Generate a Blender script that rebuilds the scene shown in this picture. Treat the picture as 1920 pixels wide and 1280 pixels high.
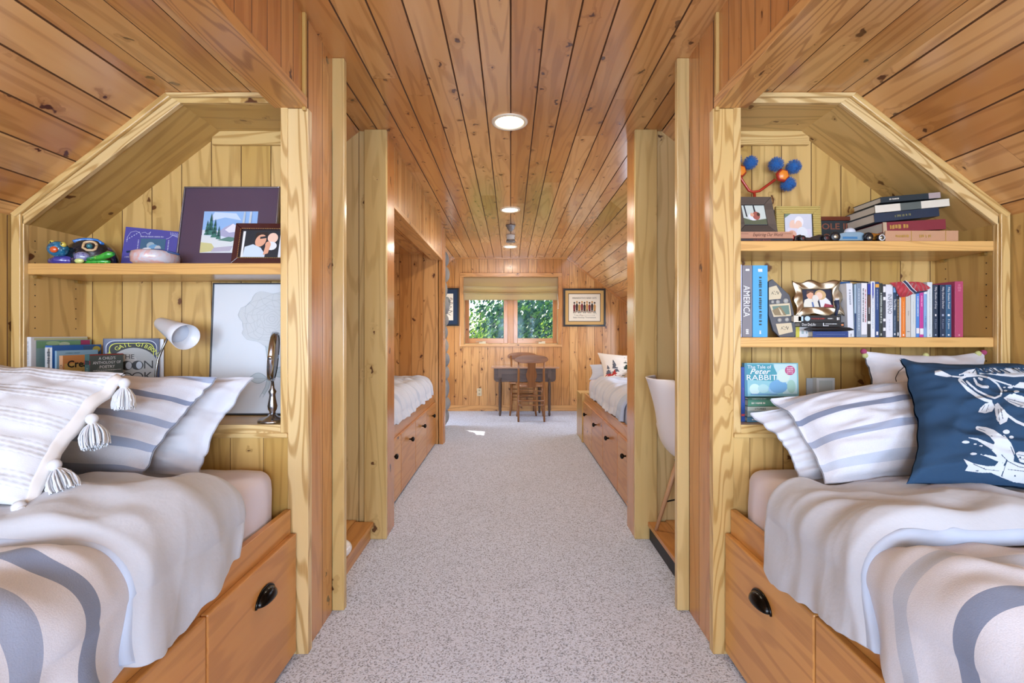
import bpy, bmesh, math, random
from mathutils import Vector, Matrix, noise
random.seed(7)
for o in list(bpy.data.objects): bpy.data.objects.remove(o, do_unlink=True)
SC = bpy.context.scene; COL = SC.collection
PI = math.pi
# ---------------------------------------------------------------- camera
# principal point of the photograph (957.5, 626.5), focal length 870 px in a 1920 px frame, eye 1.15 m up
F, CX, CY, EZ = 870.0, 957.5, 626.5, 1.15
def P(px, py, Y): return Vector(((px-CX)*Y/F, Y, EZ-(py-CY)*Y/F))
cam = bpy.data.cameras.new('camera'); camo = bpy.data.objects.new('camera', cam); COL.objects.link(camo)
camo.location = (0, 0, EZ); camo.rotation_euler = (PI/2, 0, 0)
cam.sensor_width = 36; cam.lens = 36*F/1920; cam.shift_x = 2.5/1920; cam.shift_y = -13.5/1920
cam.clip_start = 0.02; cam.clip_end = 200
SC.camera = camo
vs = SC.view_settings
vs.view_transform = 'Standard'; vs.look = 'None'; vs.gamma = 1; vs.use_curve_mapping = False
vs.exposure = 0.12
# ---------------------------------------------------------------- sky and sun
W = bpy.data.worlds.new('sky'); SC.world = W; W.use_nodes = True
nt = W.node_tree; bg = nt.nodes['Background']
sky = nt.nodes.new('ShaderNodeTexSky'); sky.sky_type = 'NISHITA'; sky.sun_disc = False
sky.sun_elevation = math.radians(58); sky.sun_rotation = math.radians(215)
nt.links.new(sky.outputs[0], bg.inputs[0]); bg.inputs[1].default_value = 0.6
def light(kind, name, loc, aim, energy, color=(1, 1, 1), **kw):
    d = bpy.data.lights.new(name, kind); d.energy = energy; d.color = color
    for k, v in kw.items(): setattr(d, k, v)
    o = bpy.data.objects.new(name, d); COL.objects.link(o); o.location = loc
    o.rotation_euler = (Vector(aim)-Vector(loc)).to_track_quat('-Z', 'Y').to_euler(); return o
light('SUN', 'sun', (-6, 12, 7), (-6+.8, 12-.9, 7-1.95), 8.0, (1, .95, .86), angle=0.009)
DAY = (0.78, 0.95, 1.22)
# unseen area lamps added as daylight fill, all but the last at a window
for i, x in enumerate((-1.15, 0, 1.15)):
    light('AREA', 'window_daylight', (x, -2.5, 1.25), (x*.6, 3, .95), 62 if x else 45, DAY, shape='RECTANGLE', size=.86, size_y=1.0)  # added behind the camera to light the alcoves
light('AREA', 'window_daylight', (-1.72, 6.1, .98), (2, 5.2, 1.6), 22, DAY, shape='RECTANGLE', size=.5, size_y=.35)
light('AREA', 'window_daylight', (1.72, 3.9, 1.12), (-2, 3.9, 1.25), 10, DAY, shape='RECTANGLE', size=1.5, size_y=.5)
light('AREA', 'window_daylight', (1.72, 6.0, 1.12), (-2, 5.6, 1.0), 14, DAY, shape='RECTANGLE', size=1.0, size_y=.7)  # added fill lamp, the wall has no opening here
# ---------------------------------------------------------------- helpers
def lin(c):
    if isinstance(c, str):
        c = c.lstrip('#'); c = [int(c[i:i+2], 16)/255 for i in (0, 2, 4)]
    return tuple(x/12.92 if x <= .04045 else ((x+.055)/1.055)**2.4 for x in c)+(1,)
MATS = {}
def mat(name, col, rough=.6, metal=0, spec=.5, emit=0, coat=0, bump=0, bscale=200, sheen=0, alpha=None):
    if name in MATS: return MATS[name]
    m = bpy.data.materials.new(name); m.use_nodes = True; n = m.node_tree; b = n.nodes['Principled BSDF']
    b.inputs['Base Color'].default_value = lin(col); b.inputs['Roughness'].default_value = rough
    b.inputs['Metallic'].default_value = metal; b.inputs['Specular IOR Level'].default_value = spec
    if coat: b.inputs['Coat Weight'].default_value = coat; b.inputs['Coat Roughness'].default_value = .08
    if sheen: b.inputs['Sheen Weight'].default_value = sheen
    if emit: b.inputs['Emission Color'].default_value = lin(col); b.inputs['Emission Strength'].default_value = emit
    if bump:
        t = n.nodes.new('ShaderNodeTexNoise'); t.inputs['Scale'].default_value = bscale; t.inputs['Detail'].default_value = 3
        c = n.nodes.new('ShaderNodeTexCoord'); n.links.new(c.outputs['Object'], t.inputs['Vector'])
        bp = n.nodes.new('ShaderNodeBump'); bp.inputs['Strength'].default_value = bump; bp.inputs['Distance'].default_value = .002
        n.links.new(t.outputs[0], bp.inputs['Height']); n.links.new(bp.outputs[0], b.inputs['Normal'])
    MATS[name] = m; return m
class NG:   # tiny node-graph writer
    def __init__(s, m): s.m = m; s.n = m.node_tree.nodes; s.l = m.node_tree.links; s.b = s.n['Principled BSDF']
    def inp(s, sock, v):
        if hasattr(v, 'is_linked') or isinstance(v, bpy.types.NodeSocket): s.l.new(v, sock)
        else: sock.default_value = v
    def math(s, op, a, b=0.0, c=0.0, clamp=False):
        x = s.n.new('ShaderNodeMath'); x.operation = op; x.use_clamp = clamp
        for i, v in enumerate((a, b, c)): s.inp(x.inputs[i], v)
        return x.outputs[0]
    def comb(s, a, b, c=0.0):
        x = s.n.new('ShaderNodeCombineXYZ')
        for i, v in enumerate((a, b, c)): s.inp(x.inputs[i], v)
        return x.outputs[0]
    def noise(s, vec, scale, detail=2, rough=.5, dist=0):
        x = s.n.new('ShaderNodeTexNoise'); s.l.new(vec, x.inputs['Vector']); x.inputs['Scale'].default_value = scale
        x.inputs['Detail'].default_value = detail; x.inputs['Roughness'].default_value = rough; x.inputs['Distortion'].default_value = dist
        return x.outputs[0]
    def ramp(s, v, a, b, lo=0.0, hi=1.0, sm=True):
        x = s.n.new('ShaderNodeMapRange'); x.interpolation_type = 'SMOOTHSTEP' if sm else 'LINEAR'
        s.inp(x.inputs[0], v); s.inp(x.inputs[1], a); s.inp(x.inputs[2], b); s.inp(x.inputs[3], lo); s.inp(x.inputs[4], hi); return x.outputs[0]
    def mix(s, f, a, b):
        x = s.n.new('ShaderNodeMix'); x.data_type = 'RGBA'; s.inp(x.inputs[0], f); s.inp(x.inputs[6], a); s.inp(x.inputs[7], b); return x.outputs[2]
    def uv(s):
        x = s.n.new('ShaderNodeUVMap'); y = s.n.new('ShaderNodeSeparateXYZ'); s.l.new(x.outputs[0], y.inputs[0]); return x.outputs[0], y.outputs[0], y.outputs[1]
    def bump(s, h, strength, dist):
        x = s.n.new('ShaderNodeBump'); x.inputs['Strength'].default_value = strength; x.inputs['Distance'].default_value = dist
        s.l.new(h, x.inputs['Height']); s.l.new(x.outputs[0], s.b.inputs['Normal'])
def wood(name, light_c, mid_c, dark_c, knots=.42, rough=.3, kcol='#4E2210', kscale=6.5, coat=.35, var=1.0, ring=26, gcon=.08):
    if name in MATS: return MATS[name]
    m = bpy.data.materials.new(name); m.use_nodes = True; g = NG(m)
    uvv, u, v = g.uv()
    at = g.n.new('ShaderNodeAttribute'); at.attribute_name = 'rnd'; r = at.outputs['Fac']
    # knots
    vo = g.n.new('ShaderNodeTexVoronoi'); vo.voronoi_dimensions = '2D'; vo.inputs['Scale'].default_value = kscale
    dn = g.math('MULTIPLY', g.math('SUBTRACT', g.noise(uvv, 26, 2), .5), .055); dm = g.math('MULTIPLY', g.math('SUBTRACT', g.noise(uvv, 17, 2), .5), .07)
    g.l.new(g.comb(g.math('ADD', u, dn), g.math('ADD', g.math('MULTIPLY', v, .7), dm)), vo.inputs['Vector'])
    sc = g.n.new('ShaderNodeSeparateColor'); g.l.new(vo.outputs['Color'], sc.inputs[0])
    sel = g.math('LESS_THAN', sc.outputs[0], knots)
    wob = g.math('MULTIPLY', g.noise(uvv, 60, 1), .03)
    d = g.math('SUBTRACT', g.math('ADD', vo.outputs['Distance'], wob), .015)
    rad = g.ramp(sc.outputs[1], 0., 1., .025, .11, False)
    core = g.math('MULTIPLY', g.math('SUBTRACT', 1., g.ramp(d, g.math('MULTIPLY', rad, .6), rad)), sel)
    halo = g.math('MULTIPLY', g.math('SUBTRACT', 1., g.ramp(d, rad, g.math('MULTIPLY', rad, 3.2))), sel)
    # growth rings as contours of a stretched noise field, pushed aside by the knots
    h = g.noise(g.comb(g.math('MULTIPLY', u, 8.), g.math('MULTIPLY', v, .7)), 1., 2., .35)
    h = g.math('ADD', h, g.math('MULTIPLY', halo, .07))
    rings = g.math('SINE', g.math('MULTIPLY', h, ring*2*PI/3))
    rings = g.ramp(rings, .1, 1.)
    fib = g.noise(g.comb(g.math('MULTIPLY', u, 260.), g.math('MULTIPLY', v, 6.)), 1., 2)
    blot = g.noise(g.comb(g.math('MULTIPLY', u, 14.), g.math('MULTIPLY', v, 1.)), 1.5, 3)
    tone = g.math('ADD', g.math('MULTIPLY', r, .6*var), g.math('MULTIPLY', blot, .45))
    tone = g.ramp(tone, .2, .85)
    base = g.mix(tone, lin(light_c), lin(mid_c))
    gr = g.math('MULTIPLY', rings, g.math('ADD', gcon, g.math('MULTIPLY', fib, .5)))
    base = g.mix(gr, base, lin(dark_c))
    base = g.mix(g.math('MULTIPLY', halo, .25), base, lin(dark_c))
    base = g.mix(g.math('MULTIPLY', core, .94), base, lin(kcol))
    g.l.new(base, g.b.inputs['Base Color'])
    g.b.inputs['Roughness'].default_value = rough; g.b.inputs['Coat Weight'].default_value = coat; g.b.inputs['Coat Roughness'].default_value = .16
    g.b.inputs['Specular IOR Level'].default_value = .4
    hh = g.math('ADD', g.math('MULTIPLY', fib, .12), g.math('ADD', g.math('MULTIPLY', g.noise(g.comb(u, g.math('MULTIPLY', v, .5)), 9., 1), 1.), g.math('MULTIPLY', core, -.25)))
    g.bump(hh, .3, .004)
    MATS[name] = m; return m
def tagit(o, label=None, cat=None, group=None, kind=None):
    if label: o['label'] = label
    if cat: o['category'] = cat
    if group: o['group'] = group
    if kind: o['kind'] = kind
    return o
def empty(name, loc, label=None, cat=None, group=None, rz=0):
    o = bpy.data.objects.new(name, None); COL.objects.link(o); o.location = loc; o.rotation_euler = (0, 0, rz); o.empty_display_size = .05
    return tagit(o, label, cat, group)
def dup(root):
    c = root.copy(); COL.objects.link(c)
    for ch in list(root.children):
        d = ch.copy(); COL.objects.link(d); d.parent = c
        for g2 in list(ch.children):
            e = g2.copy(); COL.objects.link(e); e.parent = d
    return c
class MB:
    def __init__(s): s.v = []; s.f = []; s.uv = []; s.r = []; s.mi = []; s.sm = []; s.mats = []
    def slot(s, m):
        if m not in s.mats: s.mats.append(m)
        return s.mats.index(m)
    def add(s, verts, faces, m, uvs=None, rnd=0.0, smooth=False):
        b = len(s.v); mi = s.slot(m); s.v += [tuple(p) for p in verts]
        for k, f in enumerate(faces):
            s.f.append(tuple(b+i for i in f)); s.uv.append(uvs[k] if uvs else [(0., 0.)]*len(f)); s.r.append(rnd); s.mi.append(mi); s.sm.append(smooth)
    def addw(s, verts, faces, g, m, rnd=None, off=None, smooth=False):   # wood: the grain runs along g
        g = Vector(g).normalized(); rnd = random.random() if rnd is None else rnd
        off = off or (random.uniform(0, 60), random.uniform(0, 60)); uvs = []
        V = [Vector(p) for p in verts]
        for f in faces:
            n = (V[f[1]]-V[f[0]]).cross(V[f[2]]-V[f[1]])
            n = n.normalized() if n.length > 1e-12 else Vector((0, 0, 1))
            if abs(n.dot(g)) > .9:
                a = g.orthogonal().normalized(); c = g.cross(a)
            else:
                a = n.cross(g).normalized(); c = g
                if a.dot(Vector((.31, .57, .76))) < 0: a = -a
            uvs.append([(V[i].dot(a)+off[0], V[i].dot(c)+off[1]) for i in f])
        s.add(verts, faces, m, uvs, rnd, smooth)
    def box(s, x0, x1, y0, y1, z0, z1, m, g=None, M=None, rnd=None):
        x0, x1 = sorted((x0, x1)); y0, y1 = sorted((y0, y1)); z0, z1 = sorted((z0, z1))
        v = [Vector((x, y, z)) for z in (z0, z1) for y in (y0, y1) for x in (x0, x1)]
        if g is None:
            L = (x1-x0, y1-y0, z1-z0); k = L.index(max(L)); g = [(1, 0, 0), (0, 1, 0), (0, 0, 1)][k]
        elif isinstance(g, str): g = {'x': (1, 0, 0), 'y': (0, 1, 0), 'z': (0, 0, 1)}[g]
        if M is not None: v = [M @ p for p in v]; g = M.to_3x3() @ Vector(g)
        s.addw(v, [(0, 2, 3, 1), (4, 5, 7, 6), (0, 1, 5, 4), (2, 6, 7, 3), (0, 4, 6, 2), (1, 3, 7, 5)], g, m, rnd)
    def prism(s, poly, fr, h0, h1, m, g=None, smooth=False):   # 2-D outline in frame fr, from height h0 to h1
        if sum(poly[i-1][0]*poly[i][1]-poly[i][0]*poly[i-1][1] for i in range(len(poly))) < 0: poly = poly[::-1]
        n = len(poly); v = [fr.pt(a, b, h0) for a, b in poly]+[fr.pt(a, b, h1) for a, b in poly]
        f = [tuple(range(n-1, -1, -1)), tuple(range(n, 2*n))]+[(i, (i+1) % n, n+(i+1) % n, n+i) for i in range(n)]
        if g is not None: s.addw(v, f, g, m)
        else: s.add(v, f, m, None, 0, smooth)
    def tube(s, pts, r, m, n=8, cap=True, flat=1.0):
        pts = [Vector(p) for p in pts]; k = len(pts); rs = r if isinstance(r, (list, tuple)) else [r]*k
        V = []; up = None
        for i, p in enumerate(pts):
            t = (pts[min(i+1, k-1)]-pts[max(i-1, 0)]).normalized()
            if up is None: up = t.orthogonal().normalized()
            up = (up-t*up.dot(t)); up = up.normalized() if up.length > 1e-6 else t.orthogonal().normalized()
            w = t.cross(up)
            for j in range(n):
                a = 2*PI*j/n; V.append(p+rs[i]*(math.cos(a)*up+flat*math.sin(a)*w))
        fc = [(i*n+j, i*n+(j+1) % n, (i+1)*n+(j+1) % n, (i+1)*n+j) for i in range(k-1) for j in range(n)]
        s.add(V, fc, m, [[(j/n, i/k)]*4 for i in range(k-1) for j in range(n)], .5, True)
        if cap:
            b = len(s.v)-len(V)
            for idx in (tuple(range(n-1, -1, -1)), tuple(range((k-1)*n, k*n))):
                s.f.append(tuple(b+i for i in idx)); s.uv.append([(0, 0)]*n); s.r.append(.5); s.mi.append(s.slot(m)); s.sm.append(False)
    def lathe(s, prof, c, m, n=24, axis=(0, 0, 1), cap=True):
        ax = Vector(axis).normalized(); a = ax.orthogonal().normalized(); b = ax.cross(a); c = Vector(c)
        V = [c+ax*z+r*(math.cos(2*PI*j/n)*a+math.sin(2*PI*j/n)*b) for r, z in prof for j in range(n)]
        k = len(prof)
        fc = [(i*n+j, i*n+(j+1) % n, (i+1)*n+(j+1) % n, (i+1)*n+j) for i in range(k-1) for j in range(n)]
        if cap: fc += [tuple(range(n-1, -1, -1)), tuple(range((k-1)*n, k*n))]
        s.add(V, fc, m, None, .5, True)
    def ball(s, c, r, m, n=12, sx=1, sy=1, sz=1):
        prof = [(max(1e-4, math.sin(PI*i/n)), -math.cos(PI*i/n)) for i in range(n+1)]
        c = Vector(c); k = 2*n
        V = [c+Vector((r*sx*a*math.cos(2*PI*j/k), r*sy*a*math.sin(2*PI*j/k), r*sz*z)) for a, z in prof for j in range(k)]
        s.add(V, [(i*k+j, i*k+(j+1) % k, (i+1)*k+(j+1) % k, (i+1)*k+j) for i in range(n) for j in range(k)], m, None, 0, True)
    def grid(s, fn, nu, nv, m, uvfn=None, rnd=0.0, u0=0, u1=1, v0=0, v1=1):
        V = []; T = []
        for j in range(nv+1):
            for i in range(nu+1):
                a = u0+(u1-u0)*i/nu; b = v0+(v1-v0)*j/nv; V.append(fn(a, b)); T.append(uvfn(a, b) if uvfn else (a, b))
        fc = [(j*(nu+1)+i, j*(nu+1)+i+1, (j+1)*(nu+1)+i+1, (j+1)*(nu+1)+i) for j in range(nv) for i in range(nu)]
        s.add(V, fc, m, [[T[i] for i in f] for f in fc], rnd, True)
    def poly(s, fr, pts, h, m): s.add([fr.pt(a, b, h) for a, b in pts], [tuple(range(len(pts)))], m)
    def ell(s, fr, a, b, ra, rb, h, m, n=18, rot=0):
        s.poly(fr, [(a+ra*math.cos(t)*math.cos(rot)-rb*math.sin(t)*math.sin(rot), b+ra*math.cos(t)*math.sin(rot)+rb*math.sin(t)*math.cos(rot)) for t in [2*PI*i/n for i in range(n)]], h, m)
    def line(s, fr, pts, w, h, m):   # drawn stroke
        for i in range(len(pts)-1):
            a = Vector(pts[i]); b = Vector(pts[i+1]); d = b-a
            if d.length < 1e-7: continue
            q = Vector((-d.y, d.x)).normalized()*w/2; e = d.normalized()*w*.25
            s.poly(fr, [tuple(a-q-e), tuple(b-q+e), tuple(b+q+e), tuple(a+q-e)], h, m)
    def build(s, name, parent=None, bev=0, solid=0, sub=0, kind=None, label=None):
        me = bpy.data.meshes.new(name); me.from_pydata(s.v, [], s.f)
        for m in s.mats: me.materials.append(m)
        uvl = me.uv_layers.new(name='UVMap'); flat = [c for f in s.uv for p in f for c in p]; uvl.data.foreach_set('uv', flat)
        me.polygons.foreach_set('material_index', s.mi); me.polygons.foreach_set('use_smooth', s.sm)
        at = me.attributes.new('rnd', 'FLOAT', 'FACE'); at.data.foreach_set('value', s.r)
        me.update(); me.validate()
        o = bpy.data.objects.new(name, me); COL.objects.link(o)
        if parent is not None:
            o.parent = parent
            M = Matrix.Translation(parent_loc(parent)) @ Matrix.Rotation(parent_rz(parent), 4, 'Z')
            me.transform(M.inverted())
        if solid: x = o.modifiers.new('solid', 'SOLIDIFY'); x.thickness = solid; x.offset = 0
        if bev:
            x = o.modifiers.new('bevel', 'BEVEL'); x.width = bev; x.segments = 2; x.limit_method = 'ANGLE'; x.angle_limit = math.radians(50)
        if sub: x = o.modifiers.new('sub', 'SUBSURF'); x.levels = sub; x.render_levels = sub
        if kind: o['kind'] = kind
        if label: o['label'] = label
        return o
def parent_loc(p):
    v = Vector(p.location)
    while p.parent: p = p.parent; v = v+Vector(p.location)
    return v
def parent_rz(p): return p.rotation_euler[2] if not p.parent else p.parent.rotation_euler[2]
class Fr:   # a flat 2-D frame standing in space: origin, right, up, out
    def __init__(s, o, u, v, n=None):
        s.o = Vector(o); s.u = Vector(u).normalized(); s.v = Vector(v).normalized(); s.n = Vector(n).normalized() if n is not None else s.u.cross(s.v)
    def pt(s, a, b, h=0): return s.o+s.u*a+s.v*b+s.n*h
def text(body, fr, a, b, size, m, parent, h=.0008, width=None, align='CENTER', rot=0, bold=0, name='lettering', shear=0):
    cu = bpy.data.curves.new('t', 'FONT'); cu.body = body; cu.size = size; cu.align_x = align; cu.align_y = 'CENTER'; cu.resolution_u = 2
    cu.extrude = 0; cu.offset = bold; cu.shear = shear
    ob = bpy.data.objects.new('t', cu); COL.objects.link(ob); bpy.context.view_layer.update()
    me = bpy.data.meshes.new_from_object(ob.evaluated_get(bpy.context.evaluated_depsgraph_get()))
    bpy.data.objects.remove(ob); bpy.data.curves.remove(cu)
    xs = [v.co.x for v in me.vertices] or [0, 1]; k = 1
    if width: k = width/max(1e-6, max(xs)-min(xs))
    c, s_ = math.cos(rot), math.sin(rot); pl = parent_loc(parent); M = (Matrix.Translation(pl) @ Matrix.Rotation(parent_rz(parent), 4, 'Z')).inverted()
    for v in me.vertices:
        x, y = v.co.x*k, v.co.y; v.co = M @ fr.pt(a+x*c-y*s_, b+x*s_+y*c, h)
    me.materials.clear(); me.materials.append(m); me.name = name
    o = bpy.data.objects.new(name, me); COL.objects.link(o); o.parent = parent; return o
grv = mat('seam_shadow_line', '#6A4526', .7)
def planks(mb, o, U, V, wl, vl, m, pw=.125, gap=.0035, dep=.004, holes=(), cut=None, phase=0.0, wide=None):
    # tongue-and-groove boards: run along V, laid side by side along U
    o = Vector(o); U = Vector(U).normalized(); V = Vector(V).normalized(); N = U.cross(V)
    seams = [0.0]; x = phase if phase > 0 else pw
    while x < wl-1e-6: seams.append(x); x += pw
    seams.append(wl)
    for i in range(len(seams)-1):
        a, b = seams[i], seams[i+1]
        if b-a < .004: continue
        segs = [(0.0, vl)]
        if cut:
            segs = []; t = 0.0; n = random.uniform(.2, 1)*cut
            while t < vl: e = min(vl, t+n); segs.append((t, e)); t = e; n = random.uniform(.6, 1.1)*cut
        brk = sorted({a, b, *[h for H in holes for h in (H[0], H[1]) if a < h < b]})
        for (p, q) in segs:
            off = (random.uniform(0, 60), random.uniform(0, 60)); rnd = random.random()
            for k in range(len(brk)-1):
                c, d = brk[k], brk[k+1]; iv = [(p, q)]
                for H in holes:
                    if H[0] < (c+d)/2 < H[1]:
                        nv = []
                        for (s0, s1) in iv:
                            if H[2] > s0: nv.append((s0, min(s1, H[2])))
                            if H[3] < s1: nv.append((max(s0, H[3]), s1))
                        iv = [t for t in nv if t[1]-t[0] > 1e-5]
                for (s0, s1) in iv:
                    l = c+(gap/2 if k == 0 else 0); r = d-(gap/2 if k == len(brk)-2 else 0)
                    e0 = s0+(.0006 if s0 > 1e-6 else 0)
                    us = [c, l, r, d]; hs = [-dep if k == 0 else 0, 0, 0, -dep if k == len(brk)-2 else 0]
                    vv = [o+U*uu+V*tt+N*hh for tt in (e0, s1) for uu, hh in zip(us, hs)]
                    mb.addw(vv, [(1, 2, 6, 5)], V, m, rnd, off)
                    if k == 0: mb.addw(vv, [(0, 1, 5, 4)], V, grv, rnd, off)
                    if k == len(brk)-2: mb.addw(vv, [(2, 3, 7, 6)], V, grv, rnd, off)
# ---------------------------------------------------------------- materials
pineC = wood('ceiling_pine', '#E2AE70', '#C88A4A', '#8C5226', knots=.66, rough=.27, coat=1.0, kscale=8)
pineW = wood('wall_pine', '#DCA566', '#C38546', '#8C5224', knots=.68, rough=.3, kscale=7)
pineO = wood('amber_pine', '#D09454', '#BC7A40', '#9C602C', knots=.3, rough=.27, coat=.7, kscale=6)
pineY = wood('yellow_pine', '#D8B473', '#C09A54', '#946E34', knots=.42, rough=.32, kscale=7, kcol='#5E3418', gcon=.12)
pineT = wood('trim_pine', '#E0C48E', '#D2B070', '#A87E40', knots=.07, rough=.32, kscale=5, ring=60, gcon=.42)
pineP = wood('post_pine', '#E0C890', '#CDAE70', '#A8844A', knots=.34, rough=.3, kscale=6, gcon=.1, kcol='#54301A')
pineH = wood('header_pine', '#DCA868', '#CC9250', '#9A6432', knots=.05, rough=.3, kscale=5, ring=70, gcon=.4)
pineD = wood('drawer_pine', '#D49A54', '#C48444', '#A46830', knots=.16, rough=.33, kscale=5, ring=22, gcon=.16)
black = mat('black', '#111214', .5)
def carpet_mat():
    m = bpy.data.materials.new('carpet'); m.use_nodes = True; g = NG(m)
    c = g.n.new('ShaderNodeTexCoord'); v = c.outputs['Object']
    vo = g.n.new('ShaderNodeTexVoronoi'); vo.inputs['Scale'].default_value = 190; vo.inputs['Randomness'].default_value = .55; g.l.new(v, vo.inputs['Vector'])
    sc = g.n.new('ShaderNodeSeparateColor'); g.l.new(vo.outputs['Color'], sc.inputs[0])
    big = g.noise(v, 190, 3, .7)
    f = g.math('ADD', g.math('MULTIPLY', sc.outputs[0], .45), g.math('MULTIPLY', big, .6))
    base = g.mix(g.ramp(f, .53, .84), lin('#DDE5F6'), lin('#7C828F'))
    base = g.mix(g.ramp(vo.outputs['Distance'], .45, .9, 0., .5), base, lin('#6F6A6C'))
    base = g.mix(g.ramp(g.noise(v, 2.2, 2), .3, .8, 0., .12), base, lin('#A9A4A6'))
    g.l.new(base, g.b.inputs['Base Color']); g.b.inputs['Roughness'].default_value = .95; g.b.inputs['Specular IOR Level'].default_value = .15
    g.bump(g.math('SUBTRACT', 1., vo.outputs['Distance']), .6, .004); return m
carpet = carpet_mat()
# ---------------------------------------------------------------- the room
ZC, XA, SL, XK = 2.30, .855, .775, 1.79          # flat ceiling height, where the slope begins, its pitch, knee wall
def zroof(x): return ZC-max(0, abs(x)-XA)*SL
YR, YF = -2.6, 6.97                                # rear and far wall
a = MB(); a.box(-1.9, 1.9, YR-.1, YF+.1, -.06, 0, carpet); a.build('floor', kind='structure')
a = MB(); planks(a, (XA, YR, ZC), (-1, 0, 0), (0, 1, 0), 2*XA, YF-YR, pineC, phase=XA % .125, cut=3.2, gap=.007, dep=.005)
sl = math.hypot(1, SL); Ls = (XK+.06-XA)*sl
HS = ((1.15-XA)*sl, (1.36-XA)*sl, 6.08-YR, 6.46-YR)      # small skylight in the left slope
planks(a, (-XA, YR, ZC), (-1/sl, 0, -SL/sl), (0, 1, 0), Ls, YF-YR, pineC, cut=3.0, gap=.006, holes=[HS])
def rf(x, y, up=.016): return Vector((x, y, zroof(x)+up))
leak_block = mat('roof_deck', '#3A2A20', .9)  # unseen sheet added to stop sky light leaking through the board joints
for xa, xb, ya, yb in ((-1.9, -1.36, YR, YF+.1), (-1.15, -XA, YR, YF+.1), (-1.36, -1.15, YR, 6.08), (-1.36, -1.15, 6.46, YF+.1), (-XA, XA, YR, YF+.1), (XA, 1.9, YR, YF+.1)):
    a.add([rf(xa, ya), rf(xb, ya), rf(xb, yb), rf(xa, yb)], [(0, 1, 2, 3)], leak_block)
planks(a, (XA+Ls/sl, YR, ZC-SL*Ls/sl), (-1/sl, 0, SL/sl), (0, 1, 0), Ls, YF-YR, pineC, cut=3.0, gap=.006, phase=Ls % .125)
a.build('ceiling', kind='structure')
a = MB(); WX0, WX1, WZ0, WZ1 = -.70, .71, 1.0, 2.01        # far window opening
planks(a, (-1.9, YF, 0), (1, 0, 0), (0, 0, 1), 3.8, 2.45, pineW, pw=.1235, holes=[(WX0+1.9, WX1+1.9, WZ0, WZ1)], phase=.07)
a.build('wall_far', kind='structure')
a = MB(); planks(a, (-XK, YR, 0), (0, 1, 0), (0, 0, 1), YF-YR, 1.75, pineY, holes=[(5.85-YR, 6.35-YR, .80, 1.15)]); a.build('wall_left', kind='structure')
a = MB(); planks(a, (XK, YF, 0), (0, -1, 0), (0, 0, 1), YF-YR, 1.75, pineY, holes=[(YF-4.65, YF-3.15, .85, 1.4)]); a.build('wall_right', kind='structure')
a = MB(); planks(a, (1.9, YR, 0), (-1, 0, 0), (0, 0, 1), 3.8, 2.4, pineW, holes=[(1.9+x-.45, 1.9+x+.45, .75, 1.75) for x in (-1.15, 0, 1.15)]); a.build('wall_rear', kind='structure')
def trimbox(n, *bx, m=None, bev=.002, g=None):
    a = MB()
    for b in bx: a.box(*b, m or pineT, g)
    return a.build('trim_%d' % n, kind='structure', bev=bev)
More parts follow.
